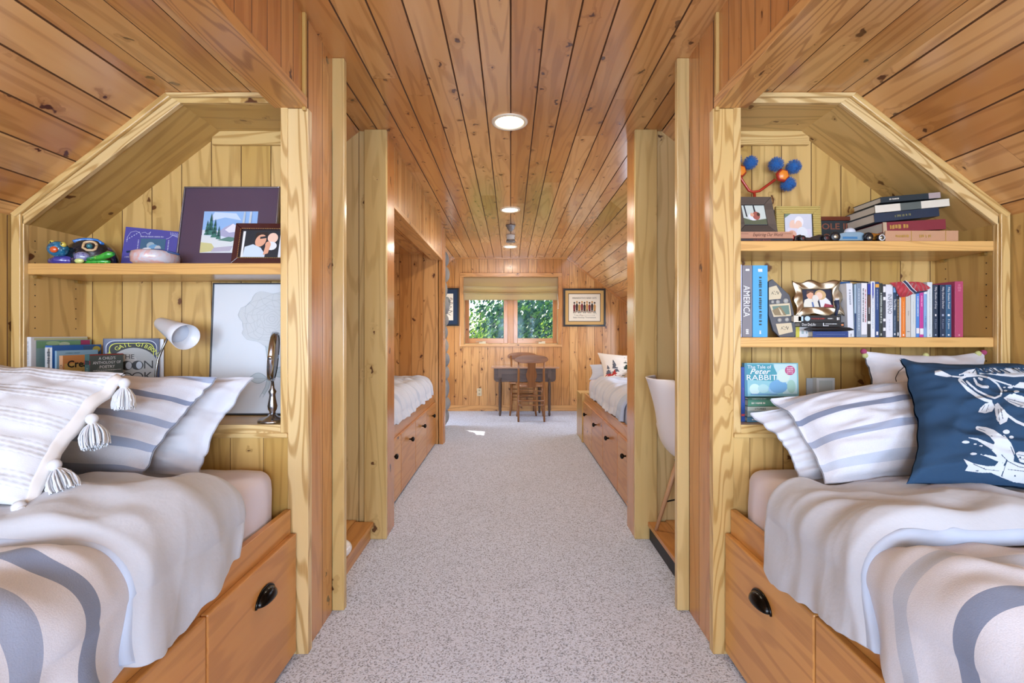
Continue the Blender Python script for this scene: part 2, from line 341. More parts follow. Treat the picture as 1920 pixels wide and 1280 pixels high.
for s in (-1, 1):
    T = 0 if s < 0 else 20; nm = 'left' if s < 0 else 'right'
    # partition between the near alcove and the niche: bookcase back on one side, boards on the other
    a = MB(); planks(a, (-s*0 + (.742 if s > 0 else -XK), 1.955, 0) if False else ((XK, 1.955, 0) if s > 0 else (-.742, 1.955, 0)), (-1, 0, 0), (0, 0, 1), XK-.742, 2.4, pineY)
    a.box(s*.742, s*XK, 1.925, 1.945, 0, 2.0, pineY, 'z')
    # its end facing the corridor: two amber boards
    if s < 0: planks(a, (s*.742, 1.70, 0), (0, 1, 0), (0, 0, 1), .255, ZC, pineO, pw=.128)
    else: planks(a, (s*.742, 1.955, 0), (0, -1, 0), (0, 0, 1), .255, ZC, pineO, pw=.128)
    a.box(s*.745, s*.83, 1.70, 1.93, 0, ZC, pineO, 'z')
    a.build('wall_%s_partition_near' % nm, kind='structure')
    trimbox(T+1, (s*.728, s*.802, 1.668, 1.70, 0, 1.962), g='z')                    # corner post of the near alcove
    trimbox(T+2, (s*.693, s*.746, 1.93, 1.962, 0, ZC), m=pineP, g='z', bev=.004)            # niche post, near
    # far wall of the niche
    a = MB()
    if s < 0: planks(a, (-XK, 2.63, 0), (1, 0, 0), (0, 0, 1), XK-.72, 2.4, pineP, pw=.15, phase=.03)
    else: planks(a, (.72, 2.63, 0), (1, 0, 0), (0, 0, 1), XK-.72, 2.4, pineP, pw=.13, phase=.1)
    planks(a, (XK, 2.78, 0) if s > 0 else (-.715, 2.78, 0), (-1, 0, 0), (0, 0, 1), XK-.715, 2.4, pineW)
    a.box(s*.712, s*.76, 2.64, 2.785, 0, ZC, pineO, 'z')
    a.build('wall_%s_partition_far' % nm, kind='structure')
    trimbox(T+3, (s*.697, s*.823, 2.603, 2.63, 0, ZC), m=pineP, g='z', bev=.004)
    trimbox(T+4, (s*.700, s*.713, 2.64, 2.79, 0, ZC), m=pineO, g='z')
    # knee wall corner moulding beside the bookcase
    trimbox(T+5, (s*1.750, s*1.783, 1.655, 1.685, .5, 1.585), g='z')
    # near alcove: dropped flat ceiling, header fascia with its underside board
    a = MB()
    if s < 0: planks(a, (-.80, -.45, 2.012), (-1, 0, 0), (0, 1, 0), .45, 2.13, pineC, cut=4)
    else: planks(a, (1.25, -.45, 2.012), (-1, 0, 0), (0, 1, 0), .45, 2.13, pineC, cut=4, phase=.07)
    a.build('ceiling_alcove_%s' % nm, kind='structure')
    a = MB()
    if s < 0: planks(a, (-.745, -.45, 1.965), (0, 1, 0), (0, 0, 1), 2.12, ZC-1.965, pineO, pw=.085)
    else: planks(a, (.745, 1.67, 1.965), (0, -1, 0), (0, 0, 1), 2.12, ZC-1.965, pineO, pw=.085)
    a.build('wall_%s_fascia_near' % nm, kind='structure')
    trimbox(T+6, (s*.73, s*.85, -.45, 1.668, 1.962, 2.0), m=pineH, g='y')
    trimbox(T+7, (s*.733, s*.745, 1.655, 1.669, 1.95, ZC), m=pineY, g='z')
    trimbox(T+8, (s*.728, s*.85, -.48, -.45, 0, ZC), g='z')
# left far alcove: fascia, underside board, end wall and its pilasters
a = MB(); planks(a, (-.715, 2.785, 1.93), (0, 1, 0), (0, 0, 1), 2.07, ZC-1.93, pineW, pw=.085); a.build('wall_left_fascia_far', kind='structure')
trimbox(40, (-.713, -.83, 2.785, 4.86, 1.925, 1.955), m=pineW, g='y')
a = MB(); planks(a, (-.80, 2.785, 1.99), (-1, 0, 0), (0, 1, 0), .46, 2.08, pineC, cut=4); a.build('ceiling_alcove_far', kind='structure')
a = MB(); planks(a, (-XK, 4.86, 0), (1, 0, 0), (0, 0, 1), XK-.75, 2.3, pineW); a.box(-.76, -.72, 4.86, 4.97, 0, ZC, pineO, 'z'); a.box(-XK, -.76, 4.88, 4.97, 0, 2.3, pineW, 'z'); a.build('wall_left_alcove_end', kind='structure')
trimbox(41, (-.705, -.722, 4.85, 4.90, 0, ZC), m=pineO, g='z'); trimbox(42, (-.70, -.722, 4.905, 4.985, 0, ZC), m=pineO, g='z')
trimbox(43, (-1.78, 1.78, YF-.014, YF, 0, .085), m=pineW, g='x')
# crown trim of the far wall
a = MB(); a.box(-XA, XA, YF-.018, YF, ZC-.022, ZC, pineO, 'x')
for s in (-1, 1):
    fr = Fr((s*XA, YF-.018, ZC), (s, 0, -SL), (0, 0, 1), (0, 1, 0)); a.prism([(0, -.028), (1.2, -.028), (1.2, 0), (0, 0)], fr, 0, .018, pineO, (s, 0, -SL))
a.build('trim_44', kind='structure')
# ---------------------------------------------------------------- bookcases built into the alcove ends
pineS = wood('shelf_pine', '#DDB06C', '#CFA05C', '#A4703A', knots=.1, rough=.32, kscale=5, ring=60)
def bookcase(s, shelves, label):
    nm = 'bookcase'; root = empty(nm, (s*1.28, 1.79, 0), label, 'bookcase')
    yf, yb = 1.668, 1.912; xi, xo = .826, 1.748
    def X(a): return s*a
    a = MB(); x0 = X(xi-.015) if s > 0 else -xo-.01
    planks(a, (x0, yb, .80), (1, 0, 0), (0, 0, 1), xo-xi+.02, 1.2, pineY, pw=.1225, phase=.06 if s > 0 else .035, gap=.0032, dep=.004)
    a.build('back_panel', root)
    a = MB(); a.box(X(xo), X(xo+.018), yf+.012, yb, .80, 1.60, pineY, 'z')
    for y in (1.705, 1.865):
        for k in range(15): a.box(X(xo-.0006), X(xo), y-.002, y+.002, .93+k*.04, .934+k*.04, black)
    a.build('side_panel', root)
    a = MB(); a.box(X(xi-.024), X(xi), yf+.012, yb, .80, 1.995, pineY, 'z'); a.build('side_panel', root)
    a = MB(); a.box(X(xi-.02), X(1.19), yf+.012, yb, 1.980, 1.996, pineY, 'x'); a.build('top_panel', root)
    d = Vector((.553, 0, -.428)).normalized(); Lg = .71
    fr = Fr((X(1.186), yf+.012, 1.982), (s*d.x, 0, d.z), (0, 1, 0), (0, 0, 1))
    nrm = Vector((s*.428, 0, .553)).normalized(); fr.n = nrm
    a = MB(); q = [fr.pt(0, 0, 0), fr.pt(Lg, 0, 0), fr.pt(Lg, .235, 0), fr.pt(0, .235, 0)]; q += [p+nrm*.014 for p in q]
    a.addw(q, [(0, 1, 2, 3), (7, 6, 5, 4), (0, 4, 5, 1), (1, 5, 6, 2), (2, 6, 7, 3), (3, 7, 4, 0)], (s*d.x, 0, d.z), pineY); a.build('sloped_panel', root)
    a = MB(); a.box(X(xi), X(1.22), yb-.016, yb-.001, 1.925, 1.981, pineT, 'x'); a.build('back_trim', root)
    # face frame
    a = MB(); a.box(X(xi-.026), X(xi), yf-.004, yf+.014, .796, 1.980, pineT, 'z')
    a.box(X(xo-.002), X(xo+.032), yf-.004, yf+.014, .80, 1.575, pineT, 'z')
    fx = Fr((0, yf-.004, 0), (s, 0, 0), (0, 0, 1), (0, 1, 0))
    a.prism([(xi-.026, 1.980), (1.184, 1.980), (1.232, 2.006), (xi-.026, 2.006)], fx, 0, .018, pineT, (s, 0, 0))
    a.prism([(1.184, 1.980), (xo-.002, 1.544), (xo+.034, 1.560), (1.222, 2.006)], fx, 0, .018, pineT, (s*d.x, 0, d.z))
    a.box(X(xi), X(xo-.002), yf-.004, yf+.014, .795, .826, pineT, 'x')
    a.build('face_frame', root, bev=.002)
    a = MB()
    a.prism([(xi-.026, 1.996), (1.222, 1.996), (1.232, 2.012), (xi-.026, 2.012)], fx, -.014, 0, pineT, (s, 0, 0))
    a.prism([(1.212, 1.998), (xo+.02, 1.566), (xo+.036, 1.580), (1.232, 2.012)], fx, -.014, 0, pineT, (s*d.x, 0, d.z))
    a.build('crown_moulding', root, bev=.004)
    a = MB(); a.box(X(xi-.002), X(xo), yf+.014, yb, .806, .826, pineY, 'x'); a.build('ledge', root)
    a = MB(); x0 = X(.800) if s > 0 else -1.786
    planks(a, (x0, yf+.006, .30), (1, 0, 0), (0, 0, 1), .985, .50, pineY, pw=.0600*2, phase=.062 if s > 0 else .055)
    a.box(X(.80), X(1.785), yf+.008, yf+.02, .3, .8, pineY, 'z'); a.build('lower_panel', root)
    a = MB(); a.box(X(.80), X(1.785), yf-.010, yf+.006, .779, .796, pineT, 'x'); a.build('ledge_moulding', root, bev=.003)
    for z0, z1, y0 in shelves:
        a = MB(); a.box(X(xi), X(xo-.002), y0, yb-.002, z0, z1, pineS, 'x'); sh = a.build('shelf', root, bev=.003)
        for xx in (xi, xo-.014):
            for yy in (1.705, 1.865):
                b = MB(); b.box(X(xx), X(xx+.012), yy-.006, yy+.006, z0-.012, z0-.001, mat('brass', '#B9A36A', .3, 1)); b.build('shelf_pin', sh)
    return root
bookcase(-1, [(1.366, 1.407, 1.676)], 'built-in pine bookcase at the left alcove end with one shelf')
bookcase(1, [(1.451, 1.4875, 1.676), (1.103, 1.139, 1.676)], 'built-in pine bookcase at the right alcove end with two shelves')
# ---------------------------------------------------------------- beds with drawers
bronze = mat('bronze', '#23211F', .22, .9)
def cup_pull(s, xf, y, z, parent, a=.05, b=.036, dp=.026):
    m = MB(); fr = Fr((s*xf, y, z-.012), (0, 1, 0), (0, 0, 1), (-s, 0, 0)); n = 14
    def fn(u, v):
        th = PI*u; ph = PI/2*v
        return fr.pt(a*math.cos(th), b*math.sin(th)*math.cos(ph)+.002, dp*math.sin(th)**.7*math.sin(ph)+.001 if 0 < u < 1 else .001)
    m.grid(fn, 20, 10, bronze)
    rim = [fr.pt((a+.004)*math.cos(PI*i/20), (b+.005)*math.sin(PI*i/20), .0025) for i in range(21)]; m.tube(rim, .0028, bronze, 6)
    return m.build('handle', parent, solid=.002, label='dark bronze cup handle')
def knob(s, xf, y, z, parent):
    m = MB(); m.lathe([(.006, 0), (.006, .012), (.017, .02), (.019, .03), (.012, .037), (.001, .039)], (s*xf, y, z), bronze, 14, (-s, 0, 0))
    return m.build('handle', parent, label='dark round knob handle')
def bed_base(s, y0, y1, ndr, label, far=False, hy=0, xr=.787, xd=.766, rail_z=.524, dz=.44):
    root = empty('bed_base', (s*1.28, (y0+y1)/2, 0), label, 'bed base')
    m = MB(); m.box(s*xr, s*(xr+.02), y0, y1, dz-.02, rail_z, pineD, 'y'); m.build('side_rail', root, bev=.002)
    m = MB(); m.box(s*(xr+.01), s*1.784, y0, y1, .03, .42, pineD, 'y'); m.build('base_box', root)
    m = MB(); m.box(s*(xr+.006), s*(xr+.012), y0, y1, .0, .03, black, 'y'); m.build('toe_kick', root)
    w = (y1-y0)/ndr
    for k in range(ndr):
        a, b = y1-(k+1)*w+.004, y1-k*w-.002
        m = MB(); m.box(s*xd, s*xr, a, b, .018, dz, pineD, 'y'); d = m.build('drawer', root, bev=.004)
        if far: knob(s, xd, (a+b)/2+.02, dz-.10, d)
        else: cup_pull(s, xd, (a+b)/2+hy, .335, d)
    return root
bed_base(-1, -.30, 1.660, 4, 'pine bed base with cup-handled drawers in the left foreground', hy=.03)
bed_base(1, -.30, 1.660, 4, 'pine bed base with cup-handled drawers in the right foreground', hy=0)
bed_base(-1, 2.80, 4.845, 4, 'pine bed base with knobbed drawers in the far left alcove', far=True, xr=.80, xd=.782)
bd = bed_base(1, 2.80, 4.93, 4, 'pine bed base with knobbed drawers along the far right wall', far=True, xr=.785, xd=.767)
m = MB(); m.box(.758, 1.784, 4.932, 4.985, 0, .525, pineY, 'z'); m.build('end_panel', bd, bev=.004)
m = MB(); m.box(.765, 1.784, 4.99, 5.37, 0, .50, pineY, 'z'); tagit(m.build('low_cabinet', bev=.004), 'low pale pine cabinet box standing at the far end of the right bed', 'cabinet')
def softbox(mb, x0, x1, y0, y1, z0, z1, r, m, wr=None, n=26):
    def coords(a, b):
        e = [a+r*(1-math.cos(PI/2*i/5)) for i in range(5)]; f = [b-r*(1-math.cos(PI/2*i/5)) for i in range(5)][::-1]
        k = max(2, int(n*(b-a)/1.2)); return e+[a+r+(b-a-2*r)*i/k for i in range(1, k)]+f if r > 0 else [a, b]
    xs, ys, zs = coords(x0, x1), coords(y0, y1), coords(z0, z1); c0 = Vector((x0+r, y0+r, z0+r)); c1 = Vector((x1-r, y1-r, z1-r))
    def fix(p):
        q = Vector([min(max(p[i], c0[i]), c1[i]) for i in range(3)]); d = p-q
        if d.length > 1e-6: d = d.normalized()*r
        o = q+d
        if wr: o = o+d.normalized()*wr(o)
        return o
    def side(A, B, f):
        V = [fix(f(a, b)) for b in B for a in A]; na = len(A)
        mb.add(V, [(j*na+i, j*na+i+1, (j+1)*na+i+1, (j+1)*na+i) for j in range(len(B)-1) for i in range(na-1)], m, [[(V[j*na+i].x, V[j*na+i].y)]*4 for j in range(len(B)-1) for i in range(na-1)], 0, True)
    side(xs, ys, lambda a, b: Vector((a, b, z1))); side(ys, xs, lambda a, b: Vector((b, a, z0)))
    side(xs, zs, lambda a, b: Vector((a, y0, b))); side(zs, xs, lambda a, b: Vector((b, y1, a)))
    side(ys, zs, lambda a, b: Vector((x1, a, b))); side(zs, ys, lambda a, b: Vector((x0, b, a)))
def weld(o, d=1e-4):
    bm = bmesh.new(); bm.from_mesh(o.data); bmesh.ops.remove_doubles(bm, verts=bm.verts, dist=d); bmesh.ops.recalc_face_normals(bm, faces=bm.faces); bm.to_mesh(o.data); bm.free(); return o
def N3(x, y, z=0): return noise.noise(Vector((x, y, z)))
sheet = mat('sheet', '#DAD5E0', .85, spec=.2, sheen=.2, bump=.15, bscale=700)
def wr_m(k): return lambda p: .006*N3(p.x*4+k, p.y*14, p.z*5)+.005*abs(N3(p.x*9+k, p.y*5+p.x*8, p.z*9))
for s, y0, y1, lab, k in ((-1, -.29, 1.640, 'mattress with a pale pink-white fitted sheet, left foreground bed', 1), (1, -.29, 1.640, 'mattress with a pale pink-white fitted sheet, right foreground bed', 5),
                          (-1, 2.83, 4.84, 'mattress on the far left alcove bed', 9), (1, 2.83, 4.90, 'mattress on the far right bed', 12)):
    m = MB(); x = sorted((s*.822, s*1.765)); softbox(m, x[0], x[1], y0, y1, .425, .684, .055, sheet, wr_m(k), 40 if y0 < 0 else 20)
    tagit(weld(m.build('mattress')), lab, 'mattress')
# ---------------------------------------------------------------- fabrics
def stripes(name, base, bands, lo, hi, axis='v', warm=.0, rough=.88):
    if name in MATS: return MATS[name]
    m = bpy.data.materials.new(name); m.use_nodes = True; g = NG(m); uvv, u, v = g.uv()
    t = g.math('ADD', v if axis == 'v' else u, g.math('MULTIPLY', g.math('SUBTRACT', g.noise(uvv, 2.5, 1), .5), warm))
    t = g.math('DIVIDE', g.math('SUBTRACT', t, lo), hi-lo)
    cr = g.n.new('ShaderNodeValToRGB'); cr.color_ramp.interpolation = 'CONSTANT'; el = cr.color_ramp.elements
    el[0].position = 0; el[0].color = lin(base)
    el.remove(el[1])
    for a, b, c in sorted(bands):
        e = el.new((a-lo)/(hi-lo)); e.color = lin(c); e = el.new((b-lo)/(hi-lo)); e.color = lin(base)
    g.l.new(t, cr.inputs[0])
    co = g.n.new('ShaderNodeTexCoord')
    wv = g.noise(co.outputs['Object'], 420, 2)
    c2 = g.mix(g.ramp(wv, .3, .8, 0., .14), cr.outputs[0], lin('#8E95A2')); g.l.new(c2, g.b.inputs['Base Color'])
    g.b.inputs['Roughness'].default_value = rough; g.b.inputs['Specular IOR Level'].default_value = .2; g.b.inputs['Sheen Weight'].default_value = .15
    g.bump(g.math('ADD', wv, g.math('MULTIPLY', g.noise(co.outputs['Object'], 14, 2), 2.)), .25, .002)
    MATS[name] = m; return m
BASE, DK, MD, LT = '#D3D5DE', '#7F8BA4', '#9AA5BC', '#B9C2D2'
grey = mat('duvet_grey', '#BABDC4', .88, spec=.2, sheen=.2, bump=.4, bscale=60)
blue_trim = mat('blue_trim', '#B9C6DA', .88, spec=.2)
def lerp_tab(tab, x):
    if x <= tab[0][0]: return tab[0][1]
    for (a, b), (c, d) in zip(tab, tab[1:]):
        if x <= c:
            t = (x-a)/(c-a); t = t*t*(3-2*t); return b+(d-b)*t
    return tab[-1][1]
def drape(mb, s, ya, yb, zt, xe, r, hem, m, seed, ny, amp=1.0, bulge=.02, xw=1.765, nt=70, ns=26, side_amp=1.0, uoff=0, dirk=(2.2, 8), ztab=None):
    # ya(t), yb(t): the two ends as functions of the distance t from the wall; hem(y): height of the hanging edge
    Lt = xw-(xe+r); La = r*PI/2
    def fn(a, b):
        # a in 0..1 across, b in 0..1 along
        if a < .62: t = a/.62*Lt; q = 0
        elif a < .74: t = Lt+(a-.62)/.12*La; q = 1
        else: q = 2; t = Lt+La
        frac = (a-.74)/.26 if q == 2 else 0
        tt = t/(Lt+La)+frac*.3
        y = ya(tt)+(yb(tt)-ya(tt))*b
        zz = zt+(lerp_tab(ztab, y) if ztab else 0); h = min(hem(y)+.012*N3(y*16+seed, 3.3)+.006*N3(y*40, seed), zz-r-.01)
        if q == 0: p = Vector((xw-t, y, zz)); n = Vector((0, 0, 1))
        elif q == 1:
            th = (t-Lt)/r; p = Vector((xe+r-r*math.sin(th), y, zz-r+r*math.cos(th))); n = Vector((-math.sin(th), 0, math.cos(th)))
        else: p = Vector((xe, y, zz-r+(h-(zz-r))*frac)); n = Vector((-1, 0, 0))
        # wrinkles: broad swells, long soft creases across the bed, hanging folds along the side
        w = bulge*(.5+N3(p.x*2.6+seed, y*3.1, seed))
        cre = N3(p.x*dirk[0]+seed*3+.8*y, y*dirk[1]+1.5*N3(p.x*3, y*3, seed), p.z*2.)
        w += amp*(.016*(1-abs(cre)*2.2))*(.4+.6*max(0, N3(p.x*3+9, y*4, seed)+.4))
        w += amp*(.006*N3(p.x*12+seed, y*18, p.z*12)+.007*(.3-abs(N3(p.x*6+seed-3*y, y*7+4*p.x, 8+p.z*6)))*1.6)
        if q == 2: w = w*.35+side_amp*.6*(.02*N3(y*11+seed, p.z*2.5+frac, 1)+.005*math.sin(y*31+6*N3(y*3, p.z*4, seed)))*(.25+frac)+.012*frac
        if q == 1: w = w*(1-.65*(t-Lt)/La)+side_amp*.006*N3(y*11+seed, 2, 1)*(t-Lt)/La
        b0 = min(1, min(b, 1-b)*14); w = w*(.35+.65*b0)
        edge = -.012*(1-b0)
        p = p+n*(w+edge); p.x = min(p.x, 1.775)
        return Vector((s*p.x, p.y, p.z))
    mb.grid(fn, nt+ns+10, ny, m, lambda a, b: (a*1.5, (ya(.5)+(yb(.5)-ya(.5))*b)))
# left duvet
stL = stripes('duvet_left_stripes', BASE, [(.80, .838, DK), (.685, .73, MD), (.56, .60, DK), (.38, .45, MD), (.20, .25, DK), (.0, .07, MD)], -.2, 1.0, warm=.03)
stR = stripes('duvet_right_stripes', BASE, [(.885, .92, LT), (.76, .80, DK), (.63, .675, MD), (.45, .50, DK), (.30, .36, MD), (.12, .17, DK)], -.2, 1.1, warm=.03)
def duvet(s, label, st, yf, ye, hemA, hemB, seed, zt):
    root = empty('duvet', (s*1.28, .6, .7), label, 'duvet')
    m = MB(); drape(m, s, lambda t: -.25, lambda t: yf(t)+.05, zt, .768, .075, hemB, st, seed, 120, 1.9, .04, side_amp=1.5, dirk=(2.5, 5.5))
    weld(m.build('striped_cover', root, solid=.012, sub=1))
    m = MB(); drape(m, s, lambda t: yf(t)+.014, lambda t: yf(t)+.05, zt+.016, .767, .085, lambda y: hemA(y)+.006, blue_trim, seed+2, 6, .9, .028)
    weld(m.build('piping', root, solid=.010))
    m = MB(); drape(m, s, lambda t: yf(t)+.022, ye, zt+.030, .760, .09, hemA, grey, seed+2, 90, 1.6, .04, dirk=(3.6, 4.6), side_amp=1.5)
    weld(m.build('folded_band', root, solid=.016, sub=1, label='plain grey underside of the duvet folded back'))
    return root
hemLA = lambda y: lerp_tab([(.90, .50), (.94, .485), (1.05, .475), (1.12, .505), (1.25, .54), (1.34, .60)], y)
hemLB = lambda y: lerp_tab([(-.3, .50), (.5, .50), (.72, .50), (.80, .53), (.87, .49), (.95, .50)], y)
duvet(-1, 'light striped duvet folded back over the left foreground bed', stL, lambda t: .925-.02*t+.012*math.sin(t*9), lambda t: 1.325-.02*max(0, t-.6)*2+.012*math.sin(t*8), hemLA, hemLB, 3, .690)
hemRA = lambda y: lerp_tab([(.93, .49), (1.06, .485), (1.15, .475), (1.30, .452), (1.36, .48), (1.40, .55)], y)
hemRB = lambda y: lerp_tab([(-.3, .46), (.6, .46), (.9, .455), (.97, .50)], y)
duvet(1, 'light striped duvet folded back over the right foreground bed', stR, lambda t: 1.05-.085*t+.01*math.sin(t*8), lambda t: 1.365+.008*math.sin(t*7), hemRA, hemRB, 11, .684)
stF = stripes('far_duvet', '#D2D4DC', [(3.0+.16*i, 3.0+.16*i+.035, '#CBD0DA' if i % 2 else '#C0C6D2') for i in range(11)], 2.8, 5.0, warm=.04)
for s, y0, y1, lab, sd in ((-1, 2.90, 4.80, 'wrinkled pale duvet on the far left alcove bed', 21), (1, 3.30, 4.66, 'wrinkled pale duvet with blue border on the far right bed', 27)):
    root = empty('duvet', (s*1.28, 3.9, .7), lab, 'duvet')
    m = MB(); drape(m, s, lambda t: y0+.12, lambda t: y1, .70, .80, .11, lambda y: .535, stF, sd, 150, 2.0, .02, side_amp=1.3, dirk=(1.5, 9))
    weld(m.build('striped_cover', root, solid=.012))
    m = MB(); drape(m, s, lambda t: y0, lambda t: y0+.13, .702, .797, .11, lambda y: .53, blue_trim, sd, 14, 1.4, .02, side_amp=1.2)
    weld(m.build('border', root, solid=.014, label='pale blue duvet border'))
# ---------------------------------------------------------------- pillows
def pillow_surf(c00, c10, c11, c01, T, pin=.07, flange=0.0, seed=0, wr=1.0, sag=0.0, sgn=1, ex=.5):
    c00, c10, c11, c01 = map(Vector, (c00, c10, c11, c01)); n = ((c10-c00).cross(c01-c00)+(c11-c01).cross(c11-c10)).normalized()
    def fn(u, v):   # u, v in -1..1
        a = u*(1-pin*(1-v*v)*(1+.3*N3(v*3+seed, u*2))); b = v*(1-pin*(1-u*u)*(1+.3*N3(u*3+seed, v*2, 4)))
        A, B = (a+1)/2, (b+1)/2
        p = c00*(1-A)*(1-B)+c10*A*(1-B)+c11*A*B+c01*(1-A)*B
        k = 1-flange; uu, vv = min(1, abs(u)/k), min(1, abs(v)/k)
        th = T*(max(0, 1-uu**2.2)*max(0, 1-vv**2.2))**ex
        e = max(abs(u), abs(v)); cor = (abs(u)*abs(v))
        w = wr*(.010*N3(u*2.4+seed, v*2.4, seed)+.012*cor*N3(u*3.5+seed*2, v*3.5, 2)+.010*e*e*N3(math.cos(math.atan2(v, u))*2.6+seed, math.sin(math.atan2(v, u))*2.6, 7))*(1 if th > .004 else .7)
        w += wr*.008*(1-abs(N3(u*2.2+v*1.7+seed, v*3.4-u, 5))*3)*(1-e*e*.4)+wr*.006*N3(u*6+seed, v*9, 3)*(1-e**3)
        return p+n*sgn*(th+.003)+n*w
    fn.n = n; return fn
def pillow(name, C, T, mfront, label, mback=None, nn=56, root=None, **kw):
    o = None; mb = MB()
    f = pillow_surf(*C, T, **kw); b = pillow_surf(*C, T*.75, **{**kw, 'sgn': -1})
    mb.grid(lambda a, c: f(a*2-1, c*2-1), nn, nn, mfront)
    mb.grid(lambda a, c: b(1-a*2, c*2-1), nn, nn, mback or mfront, lambda a, c: (1-a, c))
    o = weld(mb.build(name, root), 5e-4)
    return o, f
# left bed pillows
pilL = stripes('pillow_left_stripes', '#D2D5DE', [(.03, .085, MD), (.235, .30, MD), (.47, .53, MD), (.70, .745, DK), (.93, 1.0, MD)], 0, 1.02, warm=.05)
pilR = stripes('pillow_right_stripes', '#D2D5DE', [(.10, .18, LT), (.365, .435, MD), (.62, .68, DK), (.86, .92, LT)], 0, 1.02, warm=.04)
pw_ = mat('pillowcase_white', '#CED2DB', .88, spec=.2, sheen=.2, bump=.35, bscale=45)
pg_ = mat('pillowcase_grey', '#AEB4C0', .88, spec=.2, sheen=.2, bump=.35, bscale=45)
o, _ = pillow('pillow', [(-1.70, 1.45, .71), (-.985, 1.47, .700), (-.885, 1.60, 1.00), (-1.70, 1.62, 1.02)], .095, pw_, '', seed=4, wr=1.4, flange=.07)
tagit(o, 'plain white pillow, rearmost on the left foreground bed behind the striped one', 'pillow')
o, _ = pillow('pillow', [(-1.70, 1.30, .735), (-1.075, 1.345, .728), (-.945, 1.50, 1.01), (-1.65, 1.52, 1.03)], .115, pilL, '', mback=pg_, seed=8, wr=1.3, flange=.06)
tagit(o, 'blue and white striped pillow behind the tasselled cushion on the left bed', 'pillow')
def knit_mat():
    m = bpy.data.materials.new('knit'); m.use_nodes = True; g = NG(m); uvv, u, v = g.uv()
    # bands of three braided cords repeated up the cushion
    t = g.math('FRACT', g.math('MULTIPLY', v, 5.2))
    rows = g.math('SINE', g.math('MULTIPLY', t, 2*PI*6)); band = g.math('MULTIPLY', g.math('GREATER_THAN', t, .46), g.math('LESS_THAN', t, .96))
    rid = g.math('ADD', g.math('FLOOR', g.math('MULTIPLY', t, 6.)), 0.)
    tw = g.math('SINE', g.math('ADD', g.math('MULTIPLY', u, 210.), g.math('MULTIPLY', rid, 2.1)))
    cord = g.math('MULTIPLY', band, g.math('ADD', g.math('MULTIPLY', rows, .8), g.math('MULTIPLY', tw, .5)))
    fine = g.noise(uvv, 160, 2)
    h = g.math('ADD', cord, g.math('MULTIPLY', fine, .5)); g.bump(h, .4, .0018)
    g.l.new(g.mix(g.ramp(cord, -.9, .2, .0, 1.), lin('#C6CBD2'), lin('#D3D8E0')), g.b.inputs['Base Color'])
    g.b.inputs['Roughness'].default_value = .95; g.b.inputs['Specular IOR Level'].default_value = .1; return m
knit = knit_mat(); yarn = mat('yarn', '#D2D7DE', .95, spec=.1)
root = empty('throw_pillow', (-1.35, 1.12, .80), 'white textured knit cushion with tassels on the left bed', 'cushion')
o, f = pillow('cover', [(-1.62, 1.00, .755), (-1.075, 1.035, .765), (-1.055, 1.27, 1.04), (-1.60, 1.30, 1.085)], .085, knit, '', seed=2, wr=.9, pin=.10, nn=70, root=root)
# seam band along the side
m = MB(); m.grid(lambda a, b: f(.99+.022*(a-.5), -0.95+1.9*b)+Vector((.012*(a), 0, -.012*a)), 4, 30, mat('seam_tape', '#D8D6D4', .9)); m.build('edge_tape', root, solid=.004)
def tassel(parent, top, dirv, L, W, seed):
    rr = random.Random(seed); top = Vector(top); d = Vector(dirv).normalized(); a = d.orthogonal().normalized(); b = d.cross(a)
    m = MB(); m.ball(top+d*.010, .0135, yarn, 8, 1, 1, 1.05); m.ball(top+d*.026, .0105, yarn, 6)
    for k in range(190):
        th = rr.uniform(0, 2*PI); q = math.sqrt(rr.random()); l = L*rr.uniform(.86, 1.08)
        o1 = (a*math.cos(th)+b*math.sin(th)); pts = []
        for i in range(7):
            t = i/6; rad = (.006+(W-.006)*math.sin(t*PI*.62)**.8)*q; pts.append(top+d*(.022+l*t)+o1*rad*(1+.06*rr.uniform(-1, 1))+Vector((0, 0, -.004*t*t)))
        m.tube(pts, .0019, yarn, 4, cap=False)
    m.build('tassel', parent)
tassel(root, (-1.045, 1.255, 1.028), (.10, -.15, -1), .052, .026, 1)
tassel(root, (-1.062, 1.175, .945), (.32, -.22, -.85), .056, .030, 2)
tassel(root, (-1.080, 1.095, .850), (.55, -.2, -.75), .056, .030, 3)
tassel(root, (-1.085, 1.02, .775), (.75, -.35, -.30), .055, .016, 4)
# right bed pillows
o, _ = pillow('pillow', [(.885, 1.43, .700), (1.70, 1.44, .70), (1.70, 1.62, .98), (.812, 1.57, .885)], .09, pw_, '', seed=14, wr=1.4, flange=.05)
tagit(o, 'plain white pillow lying under the striped pillow on the right bed', 'pillow')
o, _ = pillow('pillow', [(.915, 1.35, .716), (1.64, 1.36, .72), (1.66, 1.60, 1.035), (.865, 1.545, .935)], .125, pilR, '', mback=pw_, seed=18, wr=1.2, flange=.05)
tagit(o, 'blue and white striped pillow behind the navy cushion on the right bed', 'pillow')
